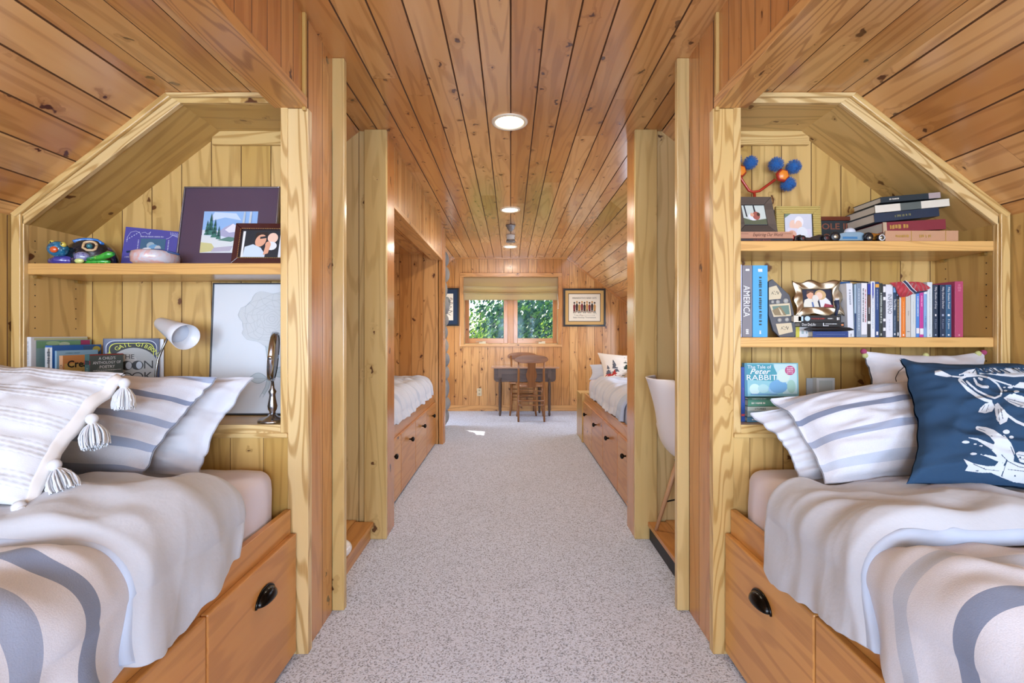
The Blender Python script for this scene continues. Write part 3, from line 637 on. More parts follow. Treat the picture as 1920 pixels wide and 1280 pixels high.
# small white cushion with pompoms and stitched flowers
wc = mat('cushion_white', '#DADEE8', .9, spec=.2, bump=.2, bscale=300); pink = mat('pompom_pink', '#A0456A', .95); lime = mat('pompom_lime', '#C3C98A', .95)
root = empty('throw_pillow', (1.48, 1.70, .95), 'small white cushion with coloured pompoms at its corners, by the wall', 'cushion')
o, f = pillow('cover', [(1.26, 1.615, .80), (1.71, 1.615, .80), (1.715, 1.68, 1.085), (1.275, 1.68, 1.088)], .05, wc, '', seed=33, wr=.8, pin=.10, root=root)
for (u, v), c in (((-1, 1), pink), ((-1, .9), lime), ((.98, 1), pink), ((.86, .98), lime), ((0, .96), lime)):
    m = MB(); p = f(u*1.0, v*.995)
    if v == .96: p = f(0, 1)
    m.ball(p, .010, c, 8); m.build('pompom', root)
thread = mat('thread_red', '#A33A4E', .8); threadb = mat('thread_dark', '#3C4456', .8)
m = MB()
for pts, c in (([(-.75, .2), (-.72, .35), (-.66, .5), (-.55, .62), (-.45, .68)], threadb), ([(-.45, .68), (-.42, .72), (-.38, .66), (-.36, .73), (-.42, .70)], thread), ([(-.1, .62), (-.03, .70), (.08, .70), (.15, .62), (.05, .60), (-.1, .62)], thread),
               ([(.15, .66), (.3, .63), (.5, .55), (.62, .42)], threadb), ([(.5, .42), (.62, .46), (.7, .42)], thread), ([(-.5, .2), (-.44, .28), (-.4, .2)], threadb)):
    q = []
    for i in range(len(pts)-1):
        for k in range(5): t = k/5; q.append(f(pts[i][0]*(1-t)+pts[i+1][0]*t, pts[i][1]*(1-t)+pts[i+1][1]*t)+f.n*.001)
    m.tube(q, .0012, c, 5)
m.build('embroidery', root)
# navy cushion with the fish print
navy = mat('navy_canvas', '#2C4866', .9, spec=.2, bump=.3, bscale=500); prt = mat('print_white', '#C9D3DC', .9, spec=.2)
root = empty('throw_pillow', (1.42, 1.27, .82), 'navy blue cushion printed with white fish on the right bed', 'cushion')
NC = [(1.035, 1.215, .758), (1.60, 1.065, .735), (1.66, 1.33, 1.075), (1.185, 1.42, 1.072)]
o, f = pillow('cover', NC, .075, navy, '', seed=41, wr=1.3, pin=.13, nn=70, root=root)
# the print is drawn in the photograph's view and carried onto the cushion's own face
def to_px(p): return (CX+F*p.x/p.y, CY-F*(p.z-EZ)/p.y)
def stroke(pts, w0, w1=None):
    out = []; w1 = w0 if w1 is None else w1
    return ('s', pts, w0, w1)
ZF = lambda x, y: (1600+x*.25, 640+y*.25)          # coordinates measured on the enlarged crop
shapes = [
 ('p', [(610, 222), (650, 215), (700, 240), (745, 262), (700, 268), (640, 258), (610, 250)]),
 ('s', [(745, 262), (800, 268)], 12, 10), ('s', [(795, 250), (830, 240), (835, 262), (800, 270)], 9, 9),
 ('p', [(820, 235), (860, 215), (905, 208), (1000, 200), (1100, 200), (1290, 198), (1290, 262), (1200, 268), (1100, 258), (1000, 245), (920, 248), (850, 262)]),
 ('s', [(800, 290), (860, 360), (930, 410), (990, 440), (1030, 450)], 30, 22), ('s', [(795, 285), (850, 262), (940, 255), (1020, 275), (1080, 320), (1112, 370), (1105, 405), (1060, 425), (1010, 410), (930, 370), (880, 330), (850, 300)], 13, 15),
 ('s', [(905, 280), (925, 320), (965, 340), (1005, 342)], 16, 22), ('s', [(960, 285), (940, 275)], 20, 14),
 ('s', [(1030, 280), (1120, 310), (1210, 340), (1290, 350)], 12, 10),
 ('p', [(1040, 455), (990, 465), (950, 500), (935, 530), (985, 540), (1040, 525), (1060, 490)]),
 ('p', [(1060, 470), (1060, 520), (1075, 590), (1100, 625), (1150, 600), (1162, 560), (1130, 510), (1085, 470)]),
 ('s', [(1080, 470), (1150, 550), (1220, 600), (1290, 630)], 16, 22),
 ('e', 1175, 345, 20, 8), ('e', 1140, 370, 13, 6), ('e', 1222, 376, 22, 9), ('e', 1205, 396, 12, 6), ('e', 1132, 345, 10, 5), ('e', 1260, 412, 8, 5),
 ('p', [(1125, 425), (1170, 395), (1230, 400), (1290, 420), (1290, 500), (1230, 490), (1170, 460)]), ('p', [(1205, 335), (1250, 305), (1290, 310), (1290, 355)]),
 ('s', [(930, 650), (990, 665), (1040, 690), (1085, 730), (1120, 790)], 28, 90), ('s', [(865, 722), (930, 735), (990, 765), (1040, 790), (1100, 800)], 5, 50), ('s', [(955, 847), (1010, 860), (1070, 880), (1110, 890)], 5, 40),
 ('p', [(1060, 760), (1130, 700), (1180, 760), (1210, 830), (1200, 900), (1290, 930), (1290, 1070), (1200, 1055), (1110, 1020), (1030, 985), (950, 985), (835, 970), (858, 935), (825, 880), (900, 915), (1000, 935), (1060, 935), (1090, 900), (1070, 850), (1030, 810)]),
 ('e', 842, 755, 28, 11), ('e', 912, 770, 12, 5), ('e', 957, 783, 13, 6), ('e', 900, 843, 25, 9), ('e', 1146, 678, 26, 16), ('e', 1184, 718, 17, 11),
 ('p', [(1215, 840), (1240, 825), (1290, 830), (1290, 915), (1250, 905)])]
cuts = [('s', [(985, 480), (960, 520)], 4, 4), ('s', [(1015, 475), (995, 525)], 4, 4), ('s', [(1085, 510), (1095, 590)], 5, 5), ('s', [(1105, 505), (1120, 580)], 5, 5), ('s', [(1150, 430), (1290, 465)], 4, 4), ('s', [(1150, 440), (1270, 485)], 4, 4),
 ('s', [(1110, 850), (1160, 900), (1240, 940), (1290, 948)], 5, 5), ('s', [(1130, 930), (1150, 890), (1130, 960), (1110, 1010)], 9, 5), ('s', [(1180, 790), (1215, 880), (1250, 910)], 6, 6), ('s', [(900, 920), (990, 960), (1090, 970)], 6, 3),
 ('s', [(1160, 960), (1290, 975)], 4, 4), ('s', [(940, 655), (990, 672)], 5, 3), ('s', [(1230, 850), (1290, 860)], 4, 4), ('s', [(1225, 875), (1290, 885)], 4, 4), ('s', [(810, 300), (860, 340), (900, 350)], 6, 3),
 ('e', 1015, 370, 1, 1), ('s', [(895, 235), (915, 210)], 7, 7), ('s', [(930, 245), (950, 212)], 6, 6)]
def inside(sh, x, y):
    if sh[0] == 'e': return ((x-sh[1])/sh[3])**2+((y-sh[2])/sh[4])**2 < 1
    if sh[0] == 'p':
        c = False; P_ = sh[1]
        for i in range(len(P_)):
            (x1, y1), (x2, y2) = P_[i-1], P_[i]
            if (y1 > y) != (y2 > y) and x < (x2-x1)*(y-y1)/(y2-y1)+x1: c = not c
        return c
    pts = sh[1]; n = len(pts)-1
    for i in range(n):
        (x1, y1), (x2, y2) = pts[i], pts[i+1]; dx, dy = x2-x1, y2-y1; t = max(0, min(1, ((x-x1)*dx+(y-y1)*dy)/(dx*dx+dy*dy+1e-9)))
        w = sh[2]+(sh[3]-sh[2])*(i+t)/n
        if (x-x1-t*dx)**2+(y-y1-t*dy)**2 < (w/2)**2: return True
    return False
bb = []
for sh in shapes:
    if sh[0] == 'e': bb.append((sh[1]-sh[3], sh[1]+sh[3], sh[2]-sh[4], sh[2]+sh[4]))
    else:
        w = max(sh[2], sh[3])/2 if sh[0] == 's' else 0; xs = [p[0] for p in sh[1]]; ys = [p[1] for p in sh[1]]; bb.append((min(xs)-w, max(xs)+w, min(ys)-w, max(ys)+w))
m = MB(); NU = 520; V = {}; fc = []; vl = []
off = f.n*.0008
G = [[None]*(NU+1) for _ in range(NU+1)]
for j in range(NU+1):
    for i in range(NU+1):
        p = f(-1+2*i/NU, -1+2*j/NU); x, y = to_px(p); G[j][i] = (p, (x-1600)/.25, (y-640)/.25)
for j in range(NU):
    for i in range(NU):
        x = (G[j][i][1]+G[j+1][i+1][1])/2; y = (G[j][i][2]+G[j+1][i+1][2])/2
        if x > 1285 or x < 590: continue
        hit = False
        for sh, b in zip(shapes, bb):
            if b[0] <= x <= b[1] and b[2] <= y <= b[3] and inside(sh, x, y): hit = True; break
        if not hit or any(inside(c, x, y) for c in cuts) or N3(x*.05, y*.05, 3) > .62: continue
        q = []
        for (jj, ii) in ((j, i), (j, i+1), (j+1, i+1), (j+1, i)):
            if (jj, ii) not in V: V[(jj, ii)] = len(vl); vl.append(G[jj][ii][0]+off)
            q.append(V[(jj, ii)])
        fc.append(tuple(q))
m.add(vl, fc, prt, None, 0, True); m.build('fish_print', root)
# banner lettering on the print
def uv_of(px, py):
    best = min(((G[j][i][1]-px)**2+(G[j][i][2]-py)**2, i, j) for j in range(0, NU+1, 5) for i in range(0, NU+1, 5)); return best[1], best[2]
i0, j0 = uv_of(925, 230); i1, j1 = uv_of(1270, 226); A = G[j0][i0][0]; B = G[j1][i1][0]; i2, j2 = uv_of(925, 260); D = (A-G[j2][i2][0])
u_ = (B-A).normalized(); v_ = (D-u_*D.dot(u_)).normalized()
m = MB()
cu = bpy.data.curves.new('t', 'FONT'); cu.body = 'ABOUT THE'; cu.size = .036; cu.align_y = 'CENTER'; cu.offset = .0012; ob = bpy.data.objects.new('t', cu); COL.objects.link(ob); bpy.context.view_layer.update()
me = bpy.data.meshes.new_from_object(ob.evaluated_get(bpy.context.evaluated_depsgraph_get())); bpy.data.objects.remove(ob)
xs = [v.co.x for v in me.vertices]; k = (B-A).length*1.18/max(xs)
Ni = {}
for v in me.vertices:
    q = A+u_*(v.co.x*k-.006)+v_*v.co.y
    x, y = to_px(q); x = (x-1600)/.25; y = (y-640)/.25; gi, gj = uv_of(x, y); g0 = G[gj][gi][0]; q = q+f.n*((g0-q).dot(f.n)+.003); v.co = q-Vector(root.location)
me.materials.append(navy); o = bpy.data.objects.new('lettering', me); COL.objects.link(o); o.parent = root
# ---------------------------------------------------------------- niches: platforms and the white chair
for s, lab in ((-1, 'raised pine platform floor in the left niche'), (1, 'raised pine platform floor in the right niche, dark vent strip beneath')):
    root = empty('platform', (s*1.25, 2.28, 0), lab, 'platform')
    m = MB(); x = .765
    for k in range(9):
        w = .108; m.box(s*(x+.003), s*min(x+w, 1.785), 1.966, 2.628 if k else 2.600, .078, .10, pineD, 'y', rnd=random.random()); x += w
        if x > 1.76: break
    m.build('boards', root, bev=.002)
    m = MB(); m.box(s*.785, s*1.78, 1.97, 2.598, 0, .077, pineD, 'y'); m.build('base', root)
    if s > 0:
        m = MB(); m.box(.776, .784, 1.975, 2.595, .004, .07, mat('vent_black', '#17191C', .5), 'y'); m.build('vent_strip', root, label='black vent strip')
m = MB(); m.ball((-.825, 2.17, .1415), .078, mat('gloss_white', '#E6E4E0', .25, coat=.5), 14, 1, 1.1, .53); tagit(m.build('bowl'), 'rounded white bowl-like object on the left niche platform', 'bowl')
root = empty('shell_chair', (.93, 2.27, .10), 'white plastic shell chair with wooden legs in the right niche', 'chair', rz=-PI/2)
M = Matrix.Translation((.93, 2.27, .10)) @ Matrix.Rotation(-PI/2, 4, 'Z')
prof = [(-.262, .838, .135, .05), (-.245, .80, .185, .055), (-.215, .70, .215, .06), (-.195, .60, .225, .06), (-.175, .52, .23, .06), (-.14, .465, .232, .055), (-.07, .437, .235, .05), (.03, .43, .235, .045), (.12, .437, .232, .035), (.185, .435, .22, .02), (.21, .415, .20, .01)]
def shell(a, b):
    t = b*(len(prof)-1); i = min(int(t), len(prof)-2); k = t-i; p0, p1 = prof[max(i-1, 0)], prof[i]; p2, p3 = prof[i+1], prof[min(i+2, len(prof)-1)]
    cr = [.5*((2*p1[j])+(-p0[j]+p2[j])*k+(2*p0[j]-5*p1[j]+4*p2[j]-p3[j])*k*k+(-p0[j]+3*p1[j]-3*p2[j]+p3[j])*k**3) for j in range(4)]
    u = a*2-1; back = max(0, min(1, (.5-b)/.25)); lift = cr[3]*1.5*abs(u)**2.2
    return M @ Vector((cr[2]*u, cr[0]+lift*back*1.1, cr[1]+lift*(1-back)*1.2))
m = MB(); m.grid(shell, 24, 36, mat('shell_white', '#E4E2E4', .35, coat=.3)); m.build('seat_shell', root, solid=.007)
legm = mat('beech', '#C79B72', .45)
for sx in (-1, 1):
    for fy, ty in ((-.15, -.07), (.20, .10)):
        m = MB(); m.tube([M @ Vector((sx*.22, fy, 0)), M @ Vector((sx*.11, ty, .41))], [.009, .013], legm, 10); m.build('leg', root)
m = MB(); wire = mat('wire', '#22252A', .4, .8)
for q in (((-.19, -.12, .16), (.15, .12, .36)), ((.19, -.12, .16), (-.15, .12, .36)), ((-.20, .15, .14), (.13, -.08, .38)), ((.20, .15, .14), (-.13, -.08, .38)), ((-.13, -.08, .40), (.13, -.08, .40)), ((-.13, .11, .40), (.13, .11, .40))): m.tube([M @ Vector(q[0]), M @ Vector(q[1])], .004, wire, 6)
m.build('wire_brace', root)
# ---------------------------------------------------------------- far window
cas = pineW
root = empty('window_1', (0, YF, 1.5)); root['kind'] = 'structure'
m = MB(); z0, z1, x0, x1 = .962, 2.069, -.761, .771
for b in ((x0, x1, z1-.06, z1), (x0, x1, z0, z0+.04), (x0, x0+.06, z0+.04, z1-.06), (x1-.06, x1, z0+.04, z1-.06)): m.box(b[0], b[1], YF-.02, YF, b[2], b[3], cas)
m.build('casing', root, bev=.003)
m = MB()
for b in ((WX0-.002, WX0+.012, WZ0, WZ1), (WX1-.012, WX1+.002, WZ0, WZ1), (WX0, WX1, WZ0-.002, WZ0+.012), (WX0, WX1, WZ1-.012, WZ1+.002)): m.box(b[0], b[1], YF-.002, YF+.13, b[2], b[3], pineT, 'z' if b[1]-b[0] < .1 else 'x')
m.build('jamb', root)
m = MB(); m.box(-.045, .045, YF+.05, YF+.10, WZ0, WZ1, pineD, 'z'); m.build('mullion', root, bev=.003)
glass = bpy.data.materials.new('window_glass'); glass.use_nodes = True; n = glass.node_tree; b = n.nodes['Principled BSDF']; b.inputs['Roughness'].default_value = .02; b.inputs['IOR'].default_value = 1.45
tr = n.nodes.new('ShaderNodeBsdfTransparent'); mx = n.nodes.new('ShaderNodeMixShader'); fz = n.nodes.new('ShaderNodeFresnel'); fz.inputs[0].default_value = 1.3
gl = n.nodes.new('ShaderNodeBsdfGlossy'); gl.inputs[1].default_value = .06; gl.inputs[0].default_value = (.22, .28, .33, 1)
n.links.new(fz.outputs[0], mx.inputs[0]); n.links.new(tr.outputs[0], mx.inputs[1]); n.links.new(gl.outputs[0], mx.inputs[2]); n.links.new(mx.outputs[0], n.nodes['Material Output'].inputs[0])
steel = mat('crank_metal', '#C9B796', .35, .6)
for xa, xb in ((WX0+.012, -.045), (.045, WX1-.012)):
    m = MB(); y0, y1 = YF+.055, YF+.09
    for c in ((xa, xa+.06, WZ0+.012, WZ1-.012), (xb-.06, xb, WZ0+.012, WZ1-.012), (xa+.06, xb-.06, WZ0+.012, WZ0+.09), (xa+.06, xb-.06, WZ1-.08, WZ1-.012)): m.box(c[0], c[1], y0, y1, c[2], c[3], pineO, 'z' if c[1]-c[0] < .1 else 'x')
    sa = m.build('sash', root, bev=.003)
    m = MB(); m.box(xa+.06, xb-.06, YF+.072, YF+.076, WZ0+.09, WZ1-.08, glass); m.build('pane', sa)
    m = MB(); c = (xa+xb)/2-.06 if xa < 0 else (xa+xb)/2+.10; m.box(c-.05, c+.05, YF+.03, YF+.05, WZ0+.012, WZ0+.045, steel); m.tube([(c, YF+.03, WZ0+.04), (c-.09, YF+.02, WZ0+.035)], .006, steel); m.build('crank', sa)
# roman shade
linen = bpy.data.materials.new('linen'); linen.use_nodes = True; n = linen.node_tree; b = n.nodes['Principled BSDF']; b.inputs['Base Color'].default_value = lin('#DCC9A2'); b.inputs['Roughness'].default_value = .9
tl = n.nodes.new('ShaderNodeBsdfTranslucent'); tl.inputs[0].default_value = lin('#E8D08C'); mx = n.nodes.new('ShaderNodeMixShader'); mx.inputs[0].default_value = .6
n.links.new(b.outputs[0], mx.inputs[1]); n.links.new(tl.outputs[0], mx.inputs[2]); n.links.new(mx.outputs[0], n.nodes['Material Output'].inputs[0])
root = empty('roman_shade', (0, YF-.03, 2.0), 'cream roman shade half raised over the far window', 'shade')
pr = [(0, 2.005), (.004, 1.93), (.02, 1.885), (.034, 1.87), (.010, 1.865), (.006, 1.83), (.024, 1.80), (.036, 1.79), (.012, 1.785), (.022, 1.775), (.034, 1.765), (.010, 1.757), (.004, 1.735), (.004, 1.66)]
m = MB(); m.grid(lambda a, b: (lambda t: Vector((-.705+1.41*a, YF-.022-(pr[int(t)][0]+(pr[min(int(t)+1, 13)][0]-pr[int(t)][0])*(t-int(t))), pr[int(t)][1]+(pr[min(int(t)+1, 13)][1]-pr[int(t)][1])*(t-int(t))-(.012*math.sin(PI*a)*min(1, b*2)*(1-b)*2 if b < .9 else 0)+.003*N3(a*8, b*4))))(b*13), 40, 39, linen)
m.build('fabric', root, solid=.002)
m = MB(); m.tube([(.70, YF-.03, 1.75), (.715, YF-.03, 1.60), (.71, YF-.03, 1.55)], .003, mat('cord', '#E8E4DA', .8)); m.ball((.71, YF-.03, 1.54), .008, mat('cord', '#E8E4DA', .8), 6); m.build('cord', root)
# unseen rear and side windows; the rear three added to let daylight in
wn = 2
for o_, U, wv, za, zb in (((-1.15, YR, 0), (1, 0, 0), .45, .75, 1.75), ((0, YR, 0), (1, 0, 0), .45, .75, 1.75), ((1.15, YR, 0), (1, 0, 0), .45, .75, 1.75), ((-XK, 6.1, 0), (0, 1, 0), .25, .80, 1.15), ((XK, 3.9, 0), (0, 1, 0), .75, .85, 1.4)):
    fr = Fr(o_, U, (0, 0, 1)); r_ = empty('window_%d' % wn, o_); r_['kind'] = 'structure'; wn += 1; m = MB(); t = .05
    for a0, a1, c0, c1 in ((-wv-t, wv+t, zb, zb+t), (-wv-t, wv+t, za-t, za), (-wv-t, -wv, za, zb), (wv, wv+t, za, zb)): m.prism([(a0, c0), (a1, c0), (a1, c1), (a0, c1)], fr, -.03, .03, pineT, fr.v if c1-c0 > .1 else fr.u)
    m.build('casing', r_)
root = empty('window_%d' % wn, (-1.255, 6.27, zroof(1.255))); root['kind'] = 'structure'; fr = Fr((-XA, 0, ZC), (-1/sl, 0, -SL/sl), (0, 1, 0)); m = MB()
u0, u1, v0, v1 = HS[0], HS[1], 6.08, 6.46
for q in ((u0-.04, u0, v0-.04, v1+.04), (u1, u1+.04, v0-.04, v1+.04), (u0, u1, v0-.04, v0), (u0, u1, v1, v1+.04)): m.prism([(q[0], q[2]), (q[1], q[2]), (q[1], q[3]), (q[0], q[3])], fr, -.03, .012, pineT, fr.v if q[1]-q[0] < .1 else fr.u)
m.build('casing', root)
m = MB(); m.prism([(u0, v0), (u1, v0), (u1, v1), (u0, v1)], fr, -.022, -.018, glass); m.build('pane', root)
# ---------------------------------------------------------------- pictures on the far wall
def framed(name, fr, w, h, parts, fw, dep, mf, label, cat='picture', group=None, root=None, mat_w=0, mm=None, paper=None, bev=.002, glossy=False):
    # fr origin: lower-left outer corner, n pointing to the viewer
    root = root or empty(name, fr.o, label, cat, group)
    m = MB()
    for q in ([(0, 0), (w, 0), (w-fw, fw), (fw, fw)], [(w, 0), (w, h), (w-fw, h-fw), (w-fw, fw)], [(w, h), (0, h), (fw, h-fw), (w-fw, h-fw)], [(0, h), (0, 0), (fw, fw), (fw, h-fw)]):
        m.prism(q, fr, -dep/2, dep/2, mf, fr.u)
    m.build('frame', root, bev=bev)
    m = MB()
    m.prism([(fw*.6, fw*.6), (w-fw*.6, fw*.6), (w-fw*.6, h-fw*.6), (fw*.6, h-fw*.6)], fr, -dep/2+.001, dep*.1, mm or paper)
    m.build('mat_board' if mm else 'print', root)
    if mm and paper:
        m = MB(); a = fw+mat_w; m.prism([(a, a), (w-a, a), (w-a, h-a), (a, h-a)], fr, dep*.1, dep*.1+.0006, paper); m.build('print', root)
    return root, dep*.1+.0012
blk = mat('frame_black', '#1A1613', .35, coat=.3); paper = mat('paper', '#E7DBC4', .8); tan = mat('mat_tan', '#CDA362', .8)
fr = Fr((.789, YF-.014, 1.266), (1, 0, 0), (0, 0, 1), (0, -1, 0))
root, h = framed('framed_picture', fr, .633, .569, None, .028, .024, blk, 'black framed hockey poster of cartoon cats right of the far window', 'picture', mm=tan, paper=mat('line_black', '#3A2A2A', .7), mat_w=.046)
root['label'] = 'black framed print of small red and brown figures, right of the far window'
m = MB(); m.prism([(.083, .083), (.55, .083), (.55, .486), (.083, .486)], fr, h, h+.0008, paper); m.build('sheet', root); h += .0016
text("MINNESOTA'S NINE CATS", fr, .3165, .425, .034, black, root, h, width=.36); text('State Hockey Tournament', fr, .3165, .135, .030, black, root, h, width=.34)
m = MB(); rr = random.Random(3); cs = [mat('c%d' % i, c, .8) for i, c in enumerate(('#7A2A2A', '#3A2A20', '#C08A4A', '#8A8A80', '#C0504A', '#2C3A2C'))]
for i in range(9):
    x = .165+.038*i; y = .30+.012*(i % 2); m.poly(fr, [(x-.014, y-.07), (x+.014, y-.07), (x+.018, y+.01), (x, y+.045), (x-.018, y+.01)], h, cs[i % 3]); m.ell(fr, x, y+.055, .013, .014, h+.0004, cs[2 if i % 2 else 1]); m.poly(fr, [(x-.016, y-.10), (x-.006, y-.10), (x-.002, y-.06), (x-.012, y-.06)], h, cs[1]); m.poly(fr, [(x+.016, y-.10), (x+.006, y-.10), (x+.002, y-.06), (x+.012, y-.06)], h, cs[5])
for i in range(26): x = rr.uniform(.14, .50); y = rr.uniform(.165, .24); m.line(fr, [(x, y), (x+rr.uniform(-.03, .03), y+rr.uniform(-.012, .012))], .004, h+.0002, rr.choice(cs))
for i in range(16): x = .17+.019*i; m.line(fr, [(x, .160), (x+.010, .172)], .0025, h, cs[1])
m.build('drawing', root)
fr = Fr((-1.41, YF-.014, 1.275), (1, 0, 0), (0, 0, 1), (0, -1, 0))
root, h = framed('framed_picture', fr, .633, .567, None, .022, .024, blk, 'dark framed sketch on navy mat board left of the far window, half hidden', 'picture', mm=mat('mat_navy', '#1E3048', .8), paper=paper, mat_w=.062)
m = MB(); rr = random.Random(5); x, y = .52, .40
for i in range(30): nx, ny = .50+.03*math.sin(i*.9)+rr.uniform(-.02, .02), .42-.009*i; m.line(fr, [(x, y), (nx, ny)], .006, h, cs[1] if i % 4 else cs[0]); x, y = nx, ny
m.ell(fr, .45, .35, .06, .09, h, cs[3]); m.build('drawing', root)
m = MB(); fr = Fr((-.505, YF-.003, .225), (1, 0, 0), (0, 0, 1), (0, -1, 0)); m.prism([(0, 0), (.07, 0), (.07, .115), (0, .115)], fr, 0, .005, mat('outlet_cream', '#D9C6A0', .5))
for z in (.03, .085): m.prism([(.02, z-.014), (.05, z-.014), (.05, z+.014), (.02, z+.014)], fr, .005, .0065, mat('outlet_cream2', '#C7B28A', .5)); m.poly(fr, [(.028, z-.006), (.031, z-.006), (.031, z+.006), (.028, z+.006)], .007, black); m.poly(fr, [(.039, z-.006), (.042, z-.006), (.042, z+.006), (.039, z+.006)], .007, black)
tagit(m.build('wall_outlet', bev=.001), 'cream electrical outlet low on the far wall', 'outlet')
# ---------------------------------------------------------------- desk and chairs at the far wall
dkw = wood('old_oak', '#6E5644', '#574238', '#3A2A22', knots=0, rough=.35, coat=.4); oak = wood('oak', '#A8703C', '#8A5528', '#5E3618', knots=0, rough=.35, coat=.4)
topw = wood('table_top_wood', '#B98F70', '#A57A5C', '#85603F', knots=0, rough=.18, coat=.8)
root = empty('table', (.20, 6.66, 0), 'old dark wooden drop-leaf table under the far window', 'table')
m = MB(); c = .03; m.prism([(-.275, 6.46+c), (-.275+c, 6.46), (.68-c, 6.46), (.68, 6.46+c), (.68, 6.82), (-.275, 6.82)], Fr((0, 0, .672), (1, 0, 0), (0, 1, 0)), 0, .022, topw, (1, 0, 0)); m.build('tabletop', root, bev=.006)
m = MB(); fr = Fr((0, 6.55, 0), (1, 0, 0), (0, 0, 1), (0, -1, 0)); x0, x1 = -.235, .635
cor = lambda cx, cz, a0: [(cx+.05*math.cos(a0+PI/2*i/5), cz+.05*math.sin(a0+PI/2*i/5)) for i in range(6)]
m.prism([(x0, .67)]+cor(x0+.05, .53, PI)+cor(x1-.05, .53, 1.5*PI)+[(x1, .67)], fr, 0, .018, dkw, (1, 0, 0)); m.build('leaf_panel', root, bev=.003)
m = MB(); m.box(-.18, .58, 6.515, 6.53, .585, .67, dkw, 'x'); m.build('apron', root, bev=.002)
for x, y in ((-.15, 6.535), (.545, 6.535), (-.15, 6.78), (.42, 6.78)):
    m = MB(); m.box(x-.024, x+.024, y-.024, y+.024, .54, .672, dkw, 'z'); m.lathe([(.012, 0), (.018, .03), (.014, .06), (.019, .09), (.021, .2), (.024, .4), (.017, .5), (.024, .52), (.024, .54)], (x, y, 0), dkw, 14); m.build('leg', root)
def press_chair(x, y, rz, label, group):
    root = empty('dining_chair', (x, y, 0), label, 'chair', group, rz=rz); M = Matrix.Translation((x, y, 0)) @ Matrix.Rotation(rz, 4, 'Z')
    fr = Fr(M @ Vector((0, 0, 0)), M.to_3x3() @ Vector((1, 0, 0)), (0, 0, 1)); 
    # local: +y is the front of the seat, the back posts stand at -y
    m = MB(); m.grid(lambda a, b: M @ Vector(((a*2-1)*(.20-.02*(1-b)), -.18+.34*b, .462-.012*math.cos((a-.5)*PI)*math.sin(b*PI))), 10, 10, oak, lambda a, b: (a*.4, b*.4)); m.build('seat', root, solid=.028, bev=.006)
    for sx in (-1, 1):
        m = MB(); m.tube([M @ Vector((sx*.170, -.25, 0)), M @ Vector((sx*.170, -.20, .25)), M @ Vector((sx*.170, -.185, .46)), M @ Vector((sx*.165, -.21, .66)), M @ Vector((sx*.172, -.245, .83))], [.013, .016, .017, .014, .012], oak, 10); m.build('back_post', root)
        m = MB(); m.tube([M @ Vector((sx*.185, .155, 0)), M @ Vector((sx*.17, .14, .12)), M @ Vector((sx*.165, .13, .3)), M @ Vector((sx*.155, .12, .45))], [.011, .018, .016, .012], oak, 10); m.build('leg', root)
    m = MB(); pts = []
    for i in range(25):
        t = 2*PI*i/24; pts.append((.222*math.copysign(abs(math.cos(t))**.8, math.cos(t)), .818+(.062 if math.sin(t) > 0 else .05)*math.copysign(abs(math.sin(t))**.9, math.sin(t))))
    f2 = Fr(M @ Vector((0, -.265, 0)), fr.u, (0, .0, 1)); m.prism(pts[:-1], f2, -.009, .009, oak, fr.u); m.build('crest_rail', root, bev=.003)
    m = MB(); half = [(.055, .46), (.062, .50), (.048, .53), (.055, .57), (.072, .61), (.068, .65), (.052, .70), (.050, .74), (.056, .79)]
    f3 = Fr(M @ Vector((0, -.195, 0)), fr.u, M.to_3x3() @ Vector((0, -.17, 1))); m.prism([(a, b) for a, b in half]+[(-a, b) for a, b in half[::-1]], f3, -.006, .006, oak, (0, 0, 1)); m.build('splat', root, bev=.002)
    for (ya, z, r, xx) in ((-.195, .40, .008, .168), (-.205, .335, .007, .168), (-.212, .27, .012, .168), (-.222, .215, .008, .168), (.132, .30, .009, .165), (.135, .22, .009, .168)):
        m = MB(); m.tube([M @ Vector((-xx, ya, z)), M @ Vector((0, ya, z)), M @ Vector((xx, ya, z))], [r*.8, r, r*.8], oak, 8); m.build('stretcher', root)
    for sx in (-1, 1):
        m = MB(); m.tube([M @ Vector((sx*.169, -.215, .19)), M @ Vector((sx*.168, .135, .17))], .009, oak, 8); m.build('stretcher', root)
    return root
press_chair(.272, 6.34, 0, 'oak dining chair with vase-shaped splat, back towards the camera', None)
press_chair(.175, 6.695, PI, 'oak dining chair tucked behind the table, against the far wall', None)
# ---------------------------------------------------------------- stone fireplace column
root = empty('stone_chimney', (-1.3, 5.4, 0), 'rounded grey fieldstone chimney beyond the left far alcove', 'chimney')
m = MB(); m.prism([(-1.785, 0), (-.85, 0), (-.85, 2.29), (-.86, 2.285), (-1.785, zroof(1.785)-.01)], Fr((0, 5.0, 0), (1, 0, 0), (0, 0, 1), (0, 1, 0)), 0, .70, mat('mortar', '#8E867C', .95)); m.build('core', root)
stm = bpy.data.materials.new('fieldstone'); stm.use_nodes = True; g = NG(stm); at = g.n.new('ShaderNodeAttribute'); at.attribute_name = 'rnd'
co = g.n.new('ShaderNodeTexCoord'); nn_ = g.noise(co.outputs['Object'], 14, 4)
g.l.new(g.mix(g.math('MULTIPLY', nn_, .8), g.mix(at.outputs['Fac'], lin('#8D9298'), lin('#B9B0A2')), lin('#5F6268')), g.b.inputs['Base Color']); g.b.inputs['Roughness'].default_value = .85; g.bump(nn_, .5, .01)
m = MB(); z = .10; rr = random.Random(8)
